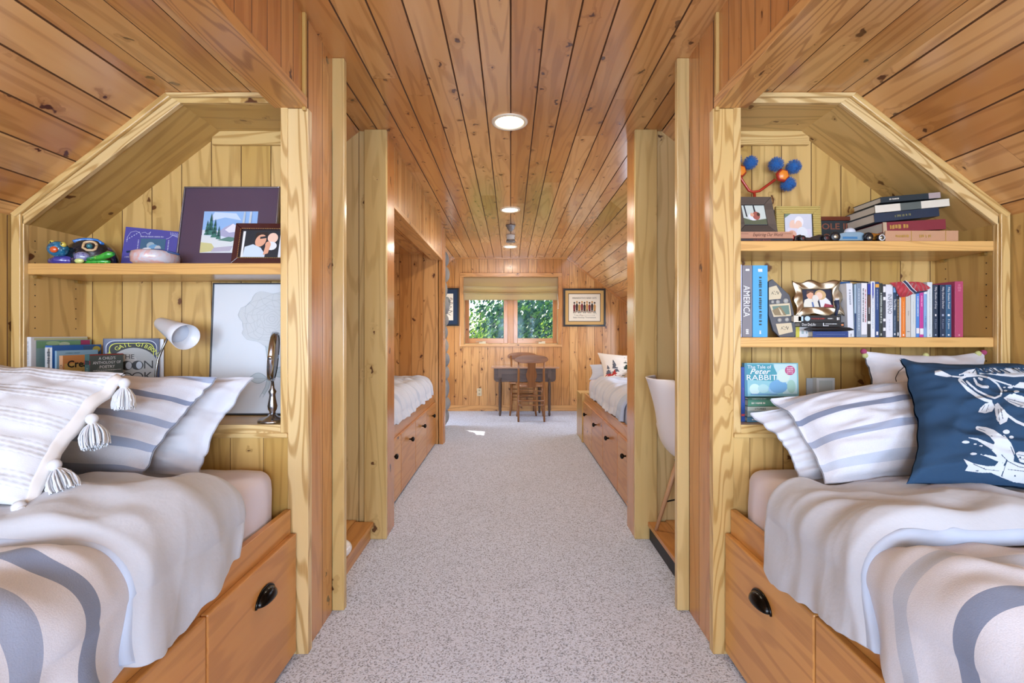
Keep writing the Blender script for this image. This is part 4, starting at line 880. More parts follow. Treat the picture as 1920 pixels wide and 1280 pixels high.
while z < 2.12:
    hgt = rr.uniform(.14, .24); y = 5.03
    while y < 5.7:
        w = rr.uniform(.16, .28); b0 = len(m.v); m.ball((-.835, y+w/2, z+hgt/2-.05), 1, stm, 8, rr.uniform(.05, .09), w*.62, hgt*.62)
        rv = rr.random()
        for k in range(len(m.r)-8*16, len(m.r)): m.r[k] = rv
        y += w
    x = -1.7
    while x < -.9:
        w = rr.uniform(.16, .28)
        if z+hgt > zroof(x)-.02: x += w; continue
        m.ball((x+w/2, 5.0, z+hgt/2-.05), 1, stm, 8, w*.52, .015, hgt*.53); rv = rr.random()
        for k in range(len(m.r)-8*16, len(m.r)): m.r[k] = rv
        x += w
    z += hgt
m.build('stones', root)
# ---------------------------------------------------------------- ceiling fixtures
ring = mat('fixture_ring', '#E8DCC4', .35); lens = mat('lamp_lens', '#FFE9BE', .5, emit=5.0)
for k, (y, r, lab) in enumerate(((2.51, .098, 'recessed ceiling light nearest the camera, largest of three'), (4.28, .094, 'recessed ceiling light midway down the corridor ceiling'), (6.08, .094, 'recessed ceiling light close to the far wall'))):
    root = empty('ceiling_light', (0, y, ZC), lab, 'ceiling light', 'recessed lights along the ceiling')
    m = MB(); m.lathe([(r, 0), (r, -.004), (r-.006, -.009), (r*.80, -.007), (r*.78, -.002)], (-.006, y, ZC-.001), ring, 40, cap=False); m.build('trim_ring', root)
    m = MB(); m.lathe([(r*.79, 0), (r*.78, -.003), (.001, -.004)], (-.006, y, ZC-.001), lens, 40, cap=False); m.build('lens', root, label='glowing cream lens')
    light('AREA', 'recessed_lamp', (-.006, y, ZC-.012), (-.006, y, 0), 10, (1, .90, .76), shape='DISK', size=r*1.5)
dk = mat('fixture_grey', '#8D8A88', .35, .5); wt = mat('fixture_white', '#D8D2C8', .4)
m = MB(); m.lathe([(.052, 0), (.052, -.012), (.040, -.022), (.038, -.04), (.03, -.045), (.022, -.05), (.020, -.062), (.001, -.064)], (.0, 4.89, ZC-.001), dk, 24); tagit(m.build('smoke_detector'), 'grey stepped smoke detector on the ceiling, nearest of the pair', 'detector')
m = MB(); m.lathe([(.05, 0), (.05, -.02), (.044, -.028), (.046, -.045), (.001, -.046)], (.0, 5.36, ZC-.001), wt, 24); tagit(m.build('smoke_detector'), 'pale round smoke detector on the ceiling, behind the stepped one', 'detector')
m = MB(); m.lathe([(.05, 0), (.05, -.02), (.057, -.036), (.055, -.052), (.001, -.053)], (.0, 5.55, ZC-.001), dk, 24); tagit(m.build('ceiling_fitting'), 'grey drum-shaped fitting on the ceiling before the last recessed light', 'fitting')
# ---------------------------------------------------------------- far right bed head
o, _ = pillow('bolster', [(.81, 4.80, .68), (1.72, 4.84, .68), (1.72, 4.88, .87), (.83, 4.88, .83)], .04, pw_, '', seed=51, wr=.6, nn=24); tagit(o, 'low white bolster at the head of the far right bed', 'bolster')
o, _ = pillow('pillow', [(1.18, 4.55, .70), (1.70, 4.60, .70), (1.72, 4.76, .98), (1.15, 4.74, .93)], .05, mat('pillow_cream', '#E6D8CC', .9), '', seed=53, wr=.8, nn=24); tagit(o, 'cream pillow behind the fir-tree cushion on the far right bed', 'pillow')
root = empty('throw_pillow', (1.08, 4.5, .78), 'cream cushion with fir trees on the far right bed', 'cushion')
o, f = pillow('cover', [(.905, 4.50, .70), (1.36, 4.50, .70), (1.34, 4.62, .93), (.865, 4.62, .965)], .05, mat('cushion_cream', '#E9DCCB', .9), '', seed=55, wr=.5, nn=24, root=root)
m = MB(); gr = mat('fir_green', '#22382C', .9); pl = mat('plaid_red', '#B03024', .9); gy = mat('plaid_grey', '#5A5A60', .9)
def tree2(cx, base, hh, w, c, c2):
    F2 = lambda x, y: f(x, y)+f.n*.0015
    for k in range(4):
        y0 = base+hh*k*.22; ww = w*(1-k*.2); m.add([F2(cx-ww, y0), F2(cx, y0-.02), F2(cx+ww, y0), F2(cx+ww*.15, y0+hh*.36), F2(cx-ww*.15, y0+hh*.36)], [(0, 1, 2, 3, 4)], c if k else c2)
tree2(-.80, -.75, .75, .16, gy, pl); tree2(-.5, -.75, 1.15, .22, gy, pl); tree2(.05, -.78, 1.45, .30, gr, gr); tree2(.5, -.7, 1.0, .2, mat('fir_brown', '#5E4A3A', .9), gr); m.build('tree_print', root)
m = MB(); m.grid(lambda a, b: Vector((1.10+.30*a-.02*b, 4.40+.05*b+.02*math.sin(a*PI), .715+.11*math.sin(PI*min(1, max(0, a)))**.5*b)), 14, 6, mat('throw_brown', '#B9A084', .9)); tagit(m.build('folded_throw', solid=.02, sub=1), 'small folded beige throw in front of the fir-tree cushion', 'throw')
# ---------------------------------------------------------------- garden seen through the window
leafs = []
for nm, c1, c2 in (('leaf_dark', '#3C6450', '#26463C'), ('leaf_mid', '#6C944C', '#4A7440'), ('leaf_bright', '#B0C455', '#7FA444')):
    mm = bpy.data.materials.new(nm); mm.use_nodes = True; g = NG(mm); at = g.n.new('ShaderNodeAttribute'); at.attribute_name = 'rnd'
    cc = g.mix(at.outputs['Fac'], lin(c1), lin(c2)); g.l.new(cc, g.b.inputs['Base Color']); tl = g.n.new('ShaderNodeBsdfTranslucent'); g.l.new(cc, tl.inputs[0]); mx = g.n.new('ShaderNodeMixShader'); mx.inputs[0].default_value = .4
    g.l.new(g.b.outputs[0], mx.inputs[1]); g.l.new(tl.outputs[0], mx.inputs[2]); g.l.new(mx.outputs[0], g.n['Material Output'].inputs[0]); leafs.append(mm)
bark = mat('bark', '#4A3E34', .9)
m = MB(); m.box(-30, 30, 7.6, 60, -3.1, -3.0, mat('grass', '#5F7F3A', .95)); m.build('ground', kind='structure')
def tree(x, y, z0, H, R, n, lm, label, name='tree', seed=0, size=.16):
    rr = random.Random(seed); root = empty(name, (x, y, -3), label, 'tree', 'trees outside the far window'); m = MB()
    m.tube([(x, y, -3), (x+.05, y, z0), (x-.05, y, z0+H*.5), (x+.06, y, z0+H)], [.14, .11, .07, .02], bark, 8)
    tips = []
    for k in range(9):
        th = rr.uniform(0, 2*PI); b = Vector((x, y, z0+H*rr.uniform(.0, .7))); e = b+Vector((math.cos(th)*R*.8, math.sin(th)*R*.8, H*rr.uniform(.1, .3))); m.tube([b, (b+e)/2+Vector((0, 0, .06)), e], [.04, .025, .01], bark, 6); tips.append((b, e))
    m.build('trunk', root); m = MB()
    for k in range(n):
        for _ in range(20):
            p = Vector((rr.uniform(-1, 1), rr.uniform(-1, 1), rr.uniform(-1, 1)))
            if p.length < 1 and N3(p.x*2.6+seed, p.y*2.6, p.z*2.6+seed) > -.22: break
        c = Vector((x+p.x*R, y+p.y*R, z0+H*.5+p.z*H*.62)); d = Vector((rr.gauss(0, 1), rr.gauss(0, 1), rr.gauss(0, .6))).normalized(); e = d.orthogonal().normalized(); s_ = size*rr.uniform(.5, 1.1); w = d.cross(e)
        m.add([c-e*s_*.5, c+w*s_*.22+e*.1*s_, c+e*s_*.5, c-w*s_*.22+e*.1*s_], [(0, 1, 2, 3)], rr.choice(lm), None, rr.random())
    m.build('foliage', root)
tree(-1.5, 10.2, -1.6, 3.25, 1.35, 6500, [leafs[2], leafs[1], leafs[2]], 'bright yellow-green tree nearest outside the left pane', seed=1, size=.10)
tree(1.35, 10.0, -1.2, 2.8, .95, 4200, [leafs[2], leafs[1]], 'light green tree close outside the right pane', seed=2, size=.09)
tree(.55, 13.5, -2.5, 4.3, 2.0, 9000, [leafs[0], leafs[0], leafs[1]], 'dark blue-green tree behind the others, in the right pane', seed=3, size=.22)
tree(-1.0, 14.5, -3.8, 5.75, 2.0, 8000, [leafs[0], leafs[1]], 'dark green tree low in the left pane', seed=4, size=.2)
tree(3.2, 14.0, -2.5, 4.4, 1.9, 4500, [leafs[0], leafs[1]], 'dark green tree at the right edge of the right pane', seed=5, size=.22)
tree(-3.6, 13.5, -3.5, 4.6, 1.7, 4000, [leafs[1], leafs[0]], 'green tree at the left edge of the left pane', seed=6, size=.22)
tree(.9, 18.5, -5.0, 7.1, 2.8, 11000, [leafs[0], leafs[1]], 'wide dark tree at the back, between the two panes', seed=7, size=.34)
tree(3.6, 20.5, -5.0, 7.4, 3.0, 9000, [leafs[0], leafs[0], leafs[1]], 'tall dark tree at the back, seen in the right pane', seed=8, size=.34)
# ---------------------------------------------------------------- things on the shelves
ZS0, ZL1, ZR1, ZR2 = .826, 1.407, 1.4875, 1.139
pagem = mat('pages', '#D8D2C2', .85); white = mat('print_pure', '#E4E6E8', .6); gold = mat('gold_foil', '#C9A55A', .4, .6)
def C_(h, r=.45): return mat('cover_'+h, h, r, coat=.15)
def px2x(px, Y): return (px-CX)*Y/F
def py2z(py, Y): return EZ-(py-CY)*Y/F
def marks(m, fr, a0, a1, b, hgt, c, seed, h=.0006, vertical=False, wd=.5):
    rr = random.Random(seed); t = a0
    while t < a1:
        l = hgt*rr.uniform(.35, .9)*wd
        q = [(t, b-hgt/2*rr.uniform(.6, 1)), (min(t+l, a1), b-hgt/2*rr.uniform(.6, 1)), (min(t+l, a1), b+hgt/2*rr.uniform(.6, 1)), (t, b+hgt/2*rr.uniform(.6, 1))]
        if vertical: q = [(y, -x) for x, y in q]; q = [(p[0], p[1]) for p in q]
        m.poly(fr, q, h, c); t += l+hgt*rr.choice((.18, .18, .2, .5))
def book(w, d, h, col, label, M, group=None, spine=(), cover2=None, pages=pagem, cat='book', seed=0):
    # local axes: x thickness, y depth away from the spine, z height; spine in the plane y = 0
    o = M @ Vector((w/2, d/2, 0)); root = empty('book', o, label, cat, group); t = min(.0022, w*.18)
    m = MB()
    for b in ((0, w, 0, t), (0, t, t, d), (w-t, w, t, d)): m.box(b[0], b[1], b[2], b[3], 0, h, col, 'z', M)
    m.build('cover', root, bev=.0006)
    m = MB(); m.box(t, w-t, t, d-.003, .003, h-.003, pages, 'z', M); m.build('pages', root)
    R = M.to_3x3(); fr = Fr(M @ Vector((w/2, 0, 0)), R @ Vector((1, 0, 0)), R @ Vector((0, 0, 1)), R @ Vector((0, -1, 0)))
    for s in spine:
        k = s[0]; art = MB()
        if k == 't': text(s[1], fr, s[6] if len(s) > 6 else 0, h*s[2], s[3], s[5], root, .0009, width=s[4], rot=-PI/2)
        elif k == 'h': text(s[1], fr, 0, h*s[2], s[3], s[5], root, .0009, width=s[4])
        elif k == 'r': art.poly(fr, [(-w/2*s[5] if len(s) > 5 else -w/2, h*s[1]), (w/2*s[5] if len(s) > 5 else w/2, h*s[1]), (w/2*s[5] if len(s) > 5 else w/2, h*s[2]), (-w/2*s[5] if len(s) > 5 else -w/2, h*s[2])], .0004, s[3])
        elif k == 'm':
            rr = random.Random(seed+int(s[1]*100)); y = h*s[2]; x0 = (s[5] if len(s) > 5 else 0)-w*s[3]/2
            while y > h*s[1]:
                l = w*s[3]*rr.uniform(.25, .6); art.poly(fr, [(x0+w*s[3]*rr.uniform(0, .2), y-l), (x0+w*s[3]*rr.uniform(.8, 1), y-l), (x0+w*s[3]*rr.uniform(.8, 1), y), (x0+w*s[3]*rr.uniform(0, .2), y)], .0007, s[4]); y -= l+w*s[3]*rr.choice((.15, .15, .5))
        if art.f: art.build('spine_label' if k == 'r' else 'spine_lettering', root)
    return root
def upright(px0, px1, pyt, Y, z0, d, col, label, group, spine=(), lean=0.0, seed=0):
    x0, x1 = px2x(px0, Y)+.0004, px2x(px1, Y)-.0004; h = py2z(pyt, Y)-z0
    M = Matrix.Translation((x0, Y, z0+.0005)) @ Matrix.Rotation(lean, 4, 'Y')
    return book(x1-x0, d, h, col, label, M, group, spine, seed=seed)
def lying(px0, px1, z, th, Y, d, col, label, group, spine=(), rz=0.0, tilt=0.0, seed=0):
    # spine towards the camera, height along +x, thickness upwards
    x0, x1 = px2x(px0, Y), px2x(px1, Y)
    R = Matrix(((0, 0, 1), (0, 1, 0), (-1, 0, 0))).to_4x4()      # local x -> -z, z -> +x
    M = Matrix.Translation(((x0+x1)/2, Y, z)) @ Matrix.Rotation(rz, 4, 'Z') @ Matrix.Rotation(-tilt, 4, 'Y') @ Matrix.Translation((-(x1-x0)/2, 0, th)) @ R
    return book(th, d, x1-x0, col, label, M, group, spine, seed=seed)
def faceout(px0, px1, pyt, Y, z0, th, col, label, group=None, lean=.10, w=None):
    # front cover turned to the room
    x0 = px2x(px0, Y); wd = w or px2x(px1, Y)-x0; h = py2z(pyt, Y)-z0
    v = Vector((0, math.sin(lean), math.cos(lean))); n = Vector((0, -math.cos(lean), math.sin(lean)))
    fr = Fr((x0, Y, z0+.001), (1, 0, 0), v, n); root = empty('book', fr.pt(wd/2, 0, -th/2), label, 'book', group); h = h/math.cos(lean)
    m = MB(); m.prism([(0, 0), (wd, 0), (wd, h), (0, h)], fr, -.002, 0, col); m.prism([(0, 0), (wd, 0), (wd, h), (0, h)], fr, -th, -th+.002, col); m.prism([(0, 0), (.002, 0), (.002, h), (0, h)], fr, -th+.002, -.002, col); m.build('cover', root, bev=.0005)
    m = MB(); m.prism([(.003, .003), (wd-.003, .003), (wd-.003, h-.003), (.003, h-.003)], fr, -th+.0021, -.0021, pagem); m.build('pages', root)
    return root, fr, wd, h
# ------------ right bookcase, middle shelf
G2 = 'books standing in the row on the right bookcase middle shelf'
YB = 1.70
def up2(a, b, t, c, lab, sp=(), d=.15, lean=0, seed=0, Y=YB): return upright(a, b, t, Y, ZR2, d, C_(c), lab, G2, sp, lean, seed)
w_ = white; bl = mat('ink', '#20242C', .6)
up2(1385, 1391.3, 496, '#BFC4DC', 'tall thin pale lavender book at the left end, beside the grey one', [('m', .04, .22, .6, bl)], d=.19, seed=1)
up2(1391.8, 1410.6, 497.5, '#7F7D84', 'tall thick grey book whose spine reads AMERICA', [('t', 'AMERICA', .50, .034, .115, w_, -.004), ('m', .90, .95, .5, w_), ('m', .05, .11, .35, w_), ('m', .38, .66, .16, mat('ink_dark', '#3C3A40', .6), .010)], d=.2, seed=2)
up2(1411.4, 1439.5, 497.5, '#4FA6E0', 'tall thick sky blue book with dark script on its spine', [('m', .16, .84, .22, mat('ink_olive', '#3A5050', .6)), ('m', .90, .95, .35, w_), ('m', .05, .09, .14, w_)], d=.2, seed=3)
# leaning blue hardcover beside the white spine
root, fr, wd, h = faceout(1560, 1590, 528, 1.79, ZR2, .012, C_('#2E5F96'), 'blue hardcover turned front-on, behind the silver frame', G2, lean=.03, w=.075)
m = MB()
for k in range(7): marks(m, fr, .006, .06-.004*(k % 3), h-.02-.011*k, .004, mat('ink_pale', '#A9C3DC', .6), k, h=.0006)
m.build('cover_print', root)
row = [(1590, 1601.5, 531, '#D5DAE2', 'white spined book leaning against the blue hardcover', [('m', .62, .88, .35, mat('ink_grey', '#8A93A0', .6)), ('m', .02, .06, .25, bl)], -.03),
 (1602, 1605.5, 533, '#9DB6C8', 'very thin pale blue book between white and slate spines', [('r', 0, .45, C_('#24406A'))], 0),
 (1605.8, 1614.5, 531, '#7C8EA2', 'slate grey book with pale lettering left of the red-lettered white one', [('m', .12, .9, .35, mat('ink_pale2', '#B9C6D2', .6))], 0),
 (1615, 1626, 530.5, '#DDDEE4', 'white spined book with columns of red and dark letters', [('m', .28, .9, .25, bl, -.004), ('m', .28, .88, .25, C_('#B04A50'), .004), ('r', 0, .05, C_('#8E97A4'))], 0),
 (1626.4, 1632.5, 532, '#2A2A30', 'narrow black and brown book with a white label low on its spine', [('r', .55, .78, C_('#5A4038')), ('r', .25, .30, w_), ('m', .45, .56, .4, w_), ('r', .8, 1, C_('#2A3C9A'))], 0),
 (1632.8, 1640.6, 527.5, '#DEE3EA', 'tall white spined book left of the navy one, pale blue lettering', [('m', .15, .75, .25, mat('ink_b', '#9AA8BE', .6)), ('r', .70, .98, C_('#2C42A4'), 0, .35)], 0),
 (1641, 1648.3, 528.5, '#27467C', 'navy book with an orange square at the top of its spine', [('r', .90, .96, mat('orange_sq', '#E0A040', .6)), ('m', .50, .86, .3, mat('ink_b', '#9AA8BE', .6)), ('r', .04, .10, w_, 0, .5)], 0),
 (1648.8, 1655.2, 531, '#26302E', 'dark green-black book with pale block lettering', [('m', .25, .82, .6, mat('ink_m', '#AEB8B4', .6)), ('r', .03, .07, mat('ink_m', '#AEB8B4', .6), 0, .4)], 0),
 (1655.6, 1660.8, 533, '#3A3F4C', 'thin book with black and white diagonal pattern', [('r', .85, .96, w_), ('r', .7, .76, w_), ('r', .3, .35, w_), ('r', .12, .18, w_)], 0),
 (1661.2, 1674.2, 533.5, '#D9DDE6', 'white book whose spine reads INFERNO', [('t', 'INFERNO', .63, .022, .072, mat('ink_g2', '#5A5E6A', .6)), ('m', .14, .34, .3, mat('ink_l', '#C0C6D0', .6))], 0),
 (1674.6, 1680.6, 537, '#26425E', 'dark blue book with white lettering right of INFERNO', [('t', "The O'Brien", .64, .011, .040, w_), ('r', .88, 1, C_('#7FA6D0')), ('m', .12, .42, .3, mat('ink_b', '#9AA8BE', .6)), ('r', .04, .08, w_, 0, .4)], 0),
 (1681, 1686.3, 544, '#20242E', 'black book with gold and white lettering right of the dark blue one', [('m', .35, .80, .4, mat('ink_go', '#C8A468', .6)), ('r', .88, .97, C_('#8AA0D0')), ('r', .03, .10, w_, 0, .4)], 0),
 (1686.6, 1689.4, 549, '#DEDCD8', 'very thin off-white book left of the orange one', [], 0),
 (1689.8, 1698, 553, '#E07A28', 'bright orange book under the red necktie', [('m', .15, .84, .2, mat('ink_o', '#F2C08A', .6)), ('r', .03, .07, w_, 0, .3)], 0),
 (1698.5, 1707.5, 551, '#C4BFB6', 'beige spined book right of the orange one', [('r', .12, .135, C_('#6A6A74'), 0, .6), ('m', .5, .6, .2, C_('#8A867E'))], 0),
 (1708, 1717.2, 549, '#CDD4D4', 'pale grey-green book left of the bright blue one', [('m', .3, .8, .12, C_('#A9B4B4'))], 0),
 (1717.6, 1724, 547, '#4C86D0', 'bright blue book left of the magenta one', [('m', .45, .9, .35, w_), ('r', .08, .20, w_, 0, .9)], 0),
 (1724.4, 1731.6, 546, '#BE3F96', 'magenta book with a pale label low on its spine', [('m', .68, .9, .4, mat('ink_pk', '#E89AC8', .6)), ('r', .06, .19, w_)], 0),
 (1732, 1738, 545, '#7FA6D4', 'light blue book right of the magenta one', [('r', .93, 1, w_), ('m', .2, .45, .5, C_('#5C7FB0'))], 0),
 (1738.4, 1748.4, 529, '#D3DDE2', 'tall white book left of the dark trilogy', [('m', .14, .88, .12, mat('ink_gr', '#7C8A90', .6)), ('m', .02, .06, .14, bl)], 0),
 (1750, 1758.6, 534, '#22364E', 'first of three dark novels, darkest spine, beside the tall white book', [('t', 'Fifty Shades of Grey', .75, .010, .080, w_), ('r', .40, .44, w_, 0, .3), ('t', 'E L James', .25, .008, .034, mat('ink_b', '#9AA8BE', .6)), ('r', .03, .055, mat('ink_b', '#9AA8BE', .6), 0, .35)], 0),
 (1763, 1772.8, 534, '#1E3350', 'second of three dark novels, in the middle', [('t', 'Fifty Shades Darker', .75, .010, .080, w_), ('r', .40, .44, mat('ink_b', '#9AA8BE', .6), 0, .4), ('t', 'E L James', .25, .008, .034, mat('ink_b', '#9AA8BE', .6)), ('r', .03, .055, mat('ink_b', '#9AA8BE', .6), 0, .35)], 0),
 (1773.4, 1784, 534, '#2F5F84', 'third of three dark novels, bluest spine, beside the pink book', [('t', 'Fifty Shades Freed', .75, .010, .078, w_), ('r', .40, .44, w_, 0, .4), ('t', 'E L James', .25, .009, .036, w_), ('r', .03, .055, w_, 0, .3)], 0)]
for i, (a, b, t, c, lab, sp, ln) in enumerate(row): up2(a, b, t, c, lab, sp, d=.105+.018*((i*7) % 4), lean=ln, seed=i*13)
up2(1790.5, 1806, 527.5, '#B2476B', 'thick pink-red cloth book at the right end of the row', [('m', .84, .95, .5, C_('#C46A86')), ('m', .02, .05, .3, C_('#D89AAE'))], d=.20)
# horizontal stack under the silver frame
G3 = 'books lying under the silver photo frame'
lying(1524, 1591, ZR2, .022, 1.70, .10, C_('#26407E'), 'navy blue book at the bottom of the small stack on the middle shelf', G3, [('m', .1, .9, .05, mat('ink_b', '#9AA8BE', .6))])
lying(1492, 1523.4, ZR2, .038, 1.73, .07, C_('#D6D8DC'), 'short white paperback with a yellow edge, left of the navy one', G3, [('r', 0, .22, C_('#C9C24A')), ('m', .4, .9, .4, C_('#9CB0B4'))])
lying(1500, 1583, ZR2+.0385, .0165, 1.705, .10, C_('#15171B'), 'black book whose spine reads Don DeLillo', G3, [])
r_ = lying(1488, 1577, ZR2+.0555, .0245, 1.70, .11, C_('#17181C'), 'black book with red lettering at the top of the stack', G3, [('r', .10, .20, mat('ink_lb', '#B6D0E0', .6), 0, .7), ('r', .0, .16, pagem, 0, 1)])
fr = Fr((px2x(1500, 1.705), 1.705, ZR2+.0385), (1, 0, 0), (0, 0, 1), (0, -1, 0))
bb_ = [o for o in COL.objects if o.get('label', '').startswith('black book whose spine reads Don')][0]; text('Don DeLillo', fr, .032, .008, .014, w_, bb_, .001, width=.05)
m = MB(); m.poly(fr, [(.084, .003), (.105, .003), (.105, .005), (.087, .005), (.087, .014), (.084, .014)], .001, w_); marks(m, fr, .092, .135, .0105, .004, w_, 4, .001); m.ell(fr, .155, .007, .005, .003, .001, mat('peng_orange', '#E08A5A', .6)); m.build('spine_print', bb_)
fr = Fr((px2x(1488, 1.70), 1.70, ZR2+.0555), (1, 0, 0), (0, 0, 1), (0, -1, 0)); m = MB(); marks(m, fr, .065, .115, .013, .006, mat('ink_red', '#B03A30', .6), 9, .001); marks(m, fr, .125, .143, .013, .005, w_, 10, .001); marks(m, fr, .158, .168, .013, .012, w_, 11, .001); m.ell(fr, .050, .013, .010, .009, .0011, mat('ink_lb', '#B6D0E0', .6)); m.build('spine_print', r_)
m = MB(); Y = 1.685; x0, x1 = px2x(1508, Y), px2x(1600, Y); z = ZR2+.030
m.tube([(x0, Y, z-.001), (x0+.015, Y, z), (x0+.05, Y, z), (x1-.05, Y, z), (x1-.015, Y, z), (x1, Y, z-.002)], [.002, .006, .0075, .0075, .006, .002], mat('case_black', '#141519', .4), 10); tagit(m.build('glasses_case'), 'slim black case wedged across the small book stack', 'case')
# silver wavy photo frame
silver = mat('silver', '#C4B8A0', .38, 1)
Y = 1.725; fr = Fr((px2x(1491, 1.73), 1.73, ZR2+.081), (1, -.05, 0), (0, .16, 1)); fr.n = fr.u.cross(fr.v).normalized()*-1 if fr.u.cross(fr.v).y > 0 else fr.u.cross(fr.v).normalized()
root = empty('photo_frame', fr.pt(.085, 0, 0), 'silver photo frame with a rippled wavy border, on the small book stack', 'photo frame')
W_, H_ = .168, .128; m = MB()
def ripple(p0, p1, q0, q1, ph):
    def fn(a, b):
        o = Vector(p0)*(1-a)+Vector(p1)*a; i = Vector(q0)*(1-a)+Vector(q1)*a; w = .5+.5*math.sin(a*2*PI*2+ph); r = b
        q = o*(1-r)+i*r; e = (Vector(o)-Vector(i)).normalized()*.006*math.sin(a*2*PI*2+ph)*(1-r)
        return fr.pt(q.x+e.x, q.y+e.y, .006+.006*math.sin(PI*min(1, r*.9+.1))*(.5+.5*math.sin(a*2*PI*2+ph+r*1.5)))
    m.grid(fn, 40, 8, silver)
fw = .030
ripple((0, 0), (W_, 0), (fw, fw), (W_-fw, fw), 0); ripple((W_, 0), (W_, H_), (W_-fw, fw), (W_-fw, H_-fw), 1); ripple((W_, H_), (0, H_), (W_-fw, H_-fw), (fw, H_-fw), 0); ripple((0, H_), (0, 0), (fw, H_-fw), (fw, fw), 1)
m.build('frame', root, solid=.003)
m = MB(); m.prism([(.01, .01), (W_-.01, .01), (W_-.01, H_-.01), (.01, H_-.01)], fr, -.004, .001, mat('frame_back', '#4E4A46', .5)); m.build('backing', root)
skin = mat('photo_skin', '#D9A284', .6); skin2 = mat('photo_skin_pale', '#E8C4AE', .6); hair = mat('photo_hair', '#4A2E20', .6); hairb = mat('photo_hair_blonde', '#C8A878', .6); dark = mat('photo_dark', '#20242C', .6); wh = mat('photo_white', '#DDE0E4', .6)
def photo(root, fr, x, y, w, h, bg, items, hh=.0015):
    m = MB(); m.poly(fr, [(x, y), (x+w, y), (x+w, y+h), (x, y+h)], hh, bg); k = 1
    for it in items:
        z = hh+.00025*k; k += 1
        if it[0] == 'e': m.ell(fr, x+w*it[1], y+h*it[2], w*it[3], h*it[4], z, it[5], rot=it[6] if len(it) > 6 else 0)
        else: m.poly(fr, [(x+w*a, y+h*b) for a, b in it[1]], z, it[2])
    return m.build('photograph', root)
photo(root, fr, .030, .030, W_-.06, H_-.06, mat('photo_navy', '#23273C', .5), [('p', [(.0, 0), (.08, .42), (.25, .55), (.5, .45), (.55, 0)], mat('photo_cream', '#DAD8CC', .6)), ('e', .28, .70, .12, .22, skin), ('p', [(.16, .72), (.18, .95), (.40, .95), (.42, .78), (.30, .86)], mat('photo_brown', '#5E4436', .6)),
 ('p', [(.60, .0), (.56, .5), (.80, .55), (.92, .35), (.98, .0)], wh), ('e', .62, .70, .19, .28, hairb), ('e', .58, .66, .11, .20, skin2), ('p', [(.68, 0), (.74, .22), (1, .12), (1, 0)], mat('photo_red', '#9A3A48', .6)), ('p', [(.30, .3), (.35, .3), (.38, 0), (.32, 0)], mat('photo_tie', '#5A74A8', .6)), ('e', .44, .50, .11, .2, mat('photo_baby', '#D8D4CC', .6))])
# carved holder with three little pictures
Y = 1.72; root = empty('picture_holder', (px2x(1467, Y), Y, ZR2), 'dark teal carved holder with three small pictures, beside the sky blue book', 'picture holder')
fr = Fr((0, Y, 0), (1, 0, 0), (0, .08, 1), (0, -1, .08)); q = lambda a, b: (px2x(a, Y), py2z(b, Y)); teal = mat('carved_teal', '#56585E', .55, bump=.6, bscale=60); cream = mat('holder_cream', '#CFC2A4', .7)
m = MB(); m.prism([q(*p) for p in [(1441, 528), (1448, 523), (1462, 536), (1480, 553), (1488, 585), (1492, 622), (1489, 632), (1462, 632), (1450, 620), (1441, 590)]], Fr((0, Y+.01, 0), (1, 0, 0), (0, 0, 1), (0, -1, 0)), 0, .012, teal); m.build('panel', root, bev=.002)
fr = Fr((0, Y-.0022, 0), (1, 0, 0), (0, 0, 1), (0, -1, 0))
for pts, ink in (([(1441, 539), (1455, 535), (1465, 552), (1463, 560), (1441, 562)], dark), ([(1442, 571), (1480, 568), (1483, 592), (1450, 594)], None), ([(1454, 607), (1483, 605), (1486, 622), (1460, 628)], dark)):
    m = MB(); m.poly(fr, [q(*p) for p in pts], 0, cream)
    cx = sum(p[0] for p in pts)/len(pts); cy = sum(p[1] for p in pts)/len(pts)
    if ink:
        for k in range(7): m.line(fr, [q(cx-7+2*k, cy+2-(k % 3)*3), q(cx-5+2*k, cy-3+(k % 2)*5)], .0014, .0006, ink)
    else:
        m.poly(fr, [q(*p) for p in [(1447, 574), (1478, 572), (1480, 589), (1452, 591)]], .0004, mat('mini_green', '#6A8478', .6)); m.poly(fr, [q(*p) for p in [(1447, 582), (1462, 574), (1474, 591), (1452, 591)]], .0008, mat('mini_brown', '#8A7A5C', .6)); m.poly(fr, [q(*p) for p in [(1458, 576), (1463, 581), (1468, 590), (1464, 590)]], .0012, cream)
    m.build('small_picture', root)
for cx, cy, r in ((1457, 566, 4), (1472, 564, 5), (1447, 566, 3), (1460, 600, 4), (1474, 599, 4)):
    m = MB(); x, z = q(cx, cy); m.lathe([(.0001, .006), (r/512*.5, .006), (r/512, .003), (r/512, 0)], (x, Y-.003, z), mat('bead', '#A9A9A4', .5), 12, (0, -1, 0), cap=False); m.build('bead', root)
# necktie, pen and small dark figure
root = empty('necktie', (px2x(1700, 1.71), 1.72, py2z(545, 1.71)), 'red striped necktie draped over the middle shelf books', 'necktie')
tred = mat('tie_red', '#B22E3C', .6, sheen=.3); tnav = mat('tie_navy', '#222E50', .6); m = MB(); YT = 1.693
def T3(px, py, Y=YT): return P(px, py, Y)
strip = [((1668, 530), (1672, 533)), ((1682, 528.5), (1680, 540)), ((1694, 527.5), (1682, 548)), ((1704, 528.5), (1688, 557)), ((1712, 531), (1700, 556)), ((1718, 534), (1711, 551))]
for (a, b), (c, d) in zip(strip, strip[1:]): m.add([T3(*b), T3(*d), T3(*c), T3(*a)], [(0, 1, 2, 3)], tred, None, 0, True)
strip = [((1706, 528), (1718, 546)), ((1716, 528), (1726, 547.5)), ((1726, 529), (1734, 546.5)), ((1735, 533), (1739, 543)), ((1744, 539), (1744, 540))]
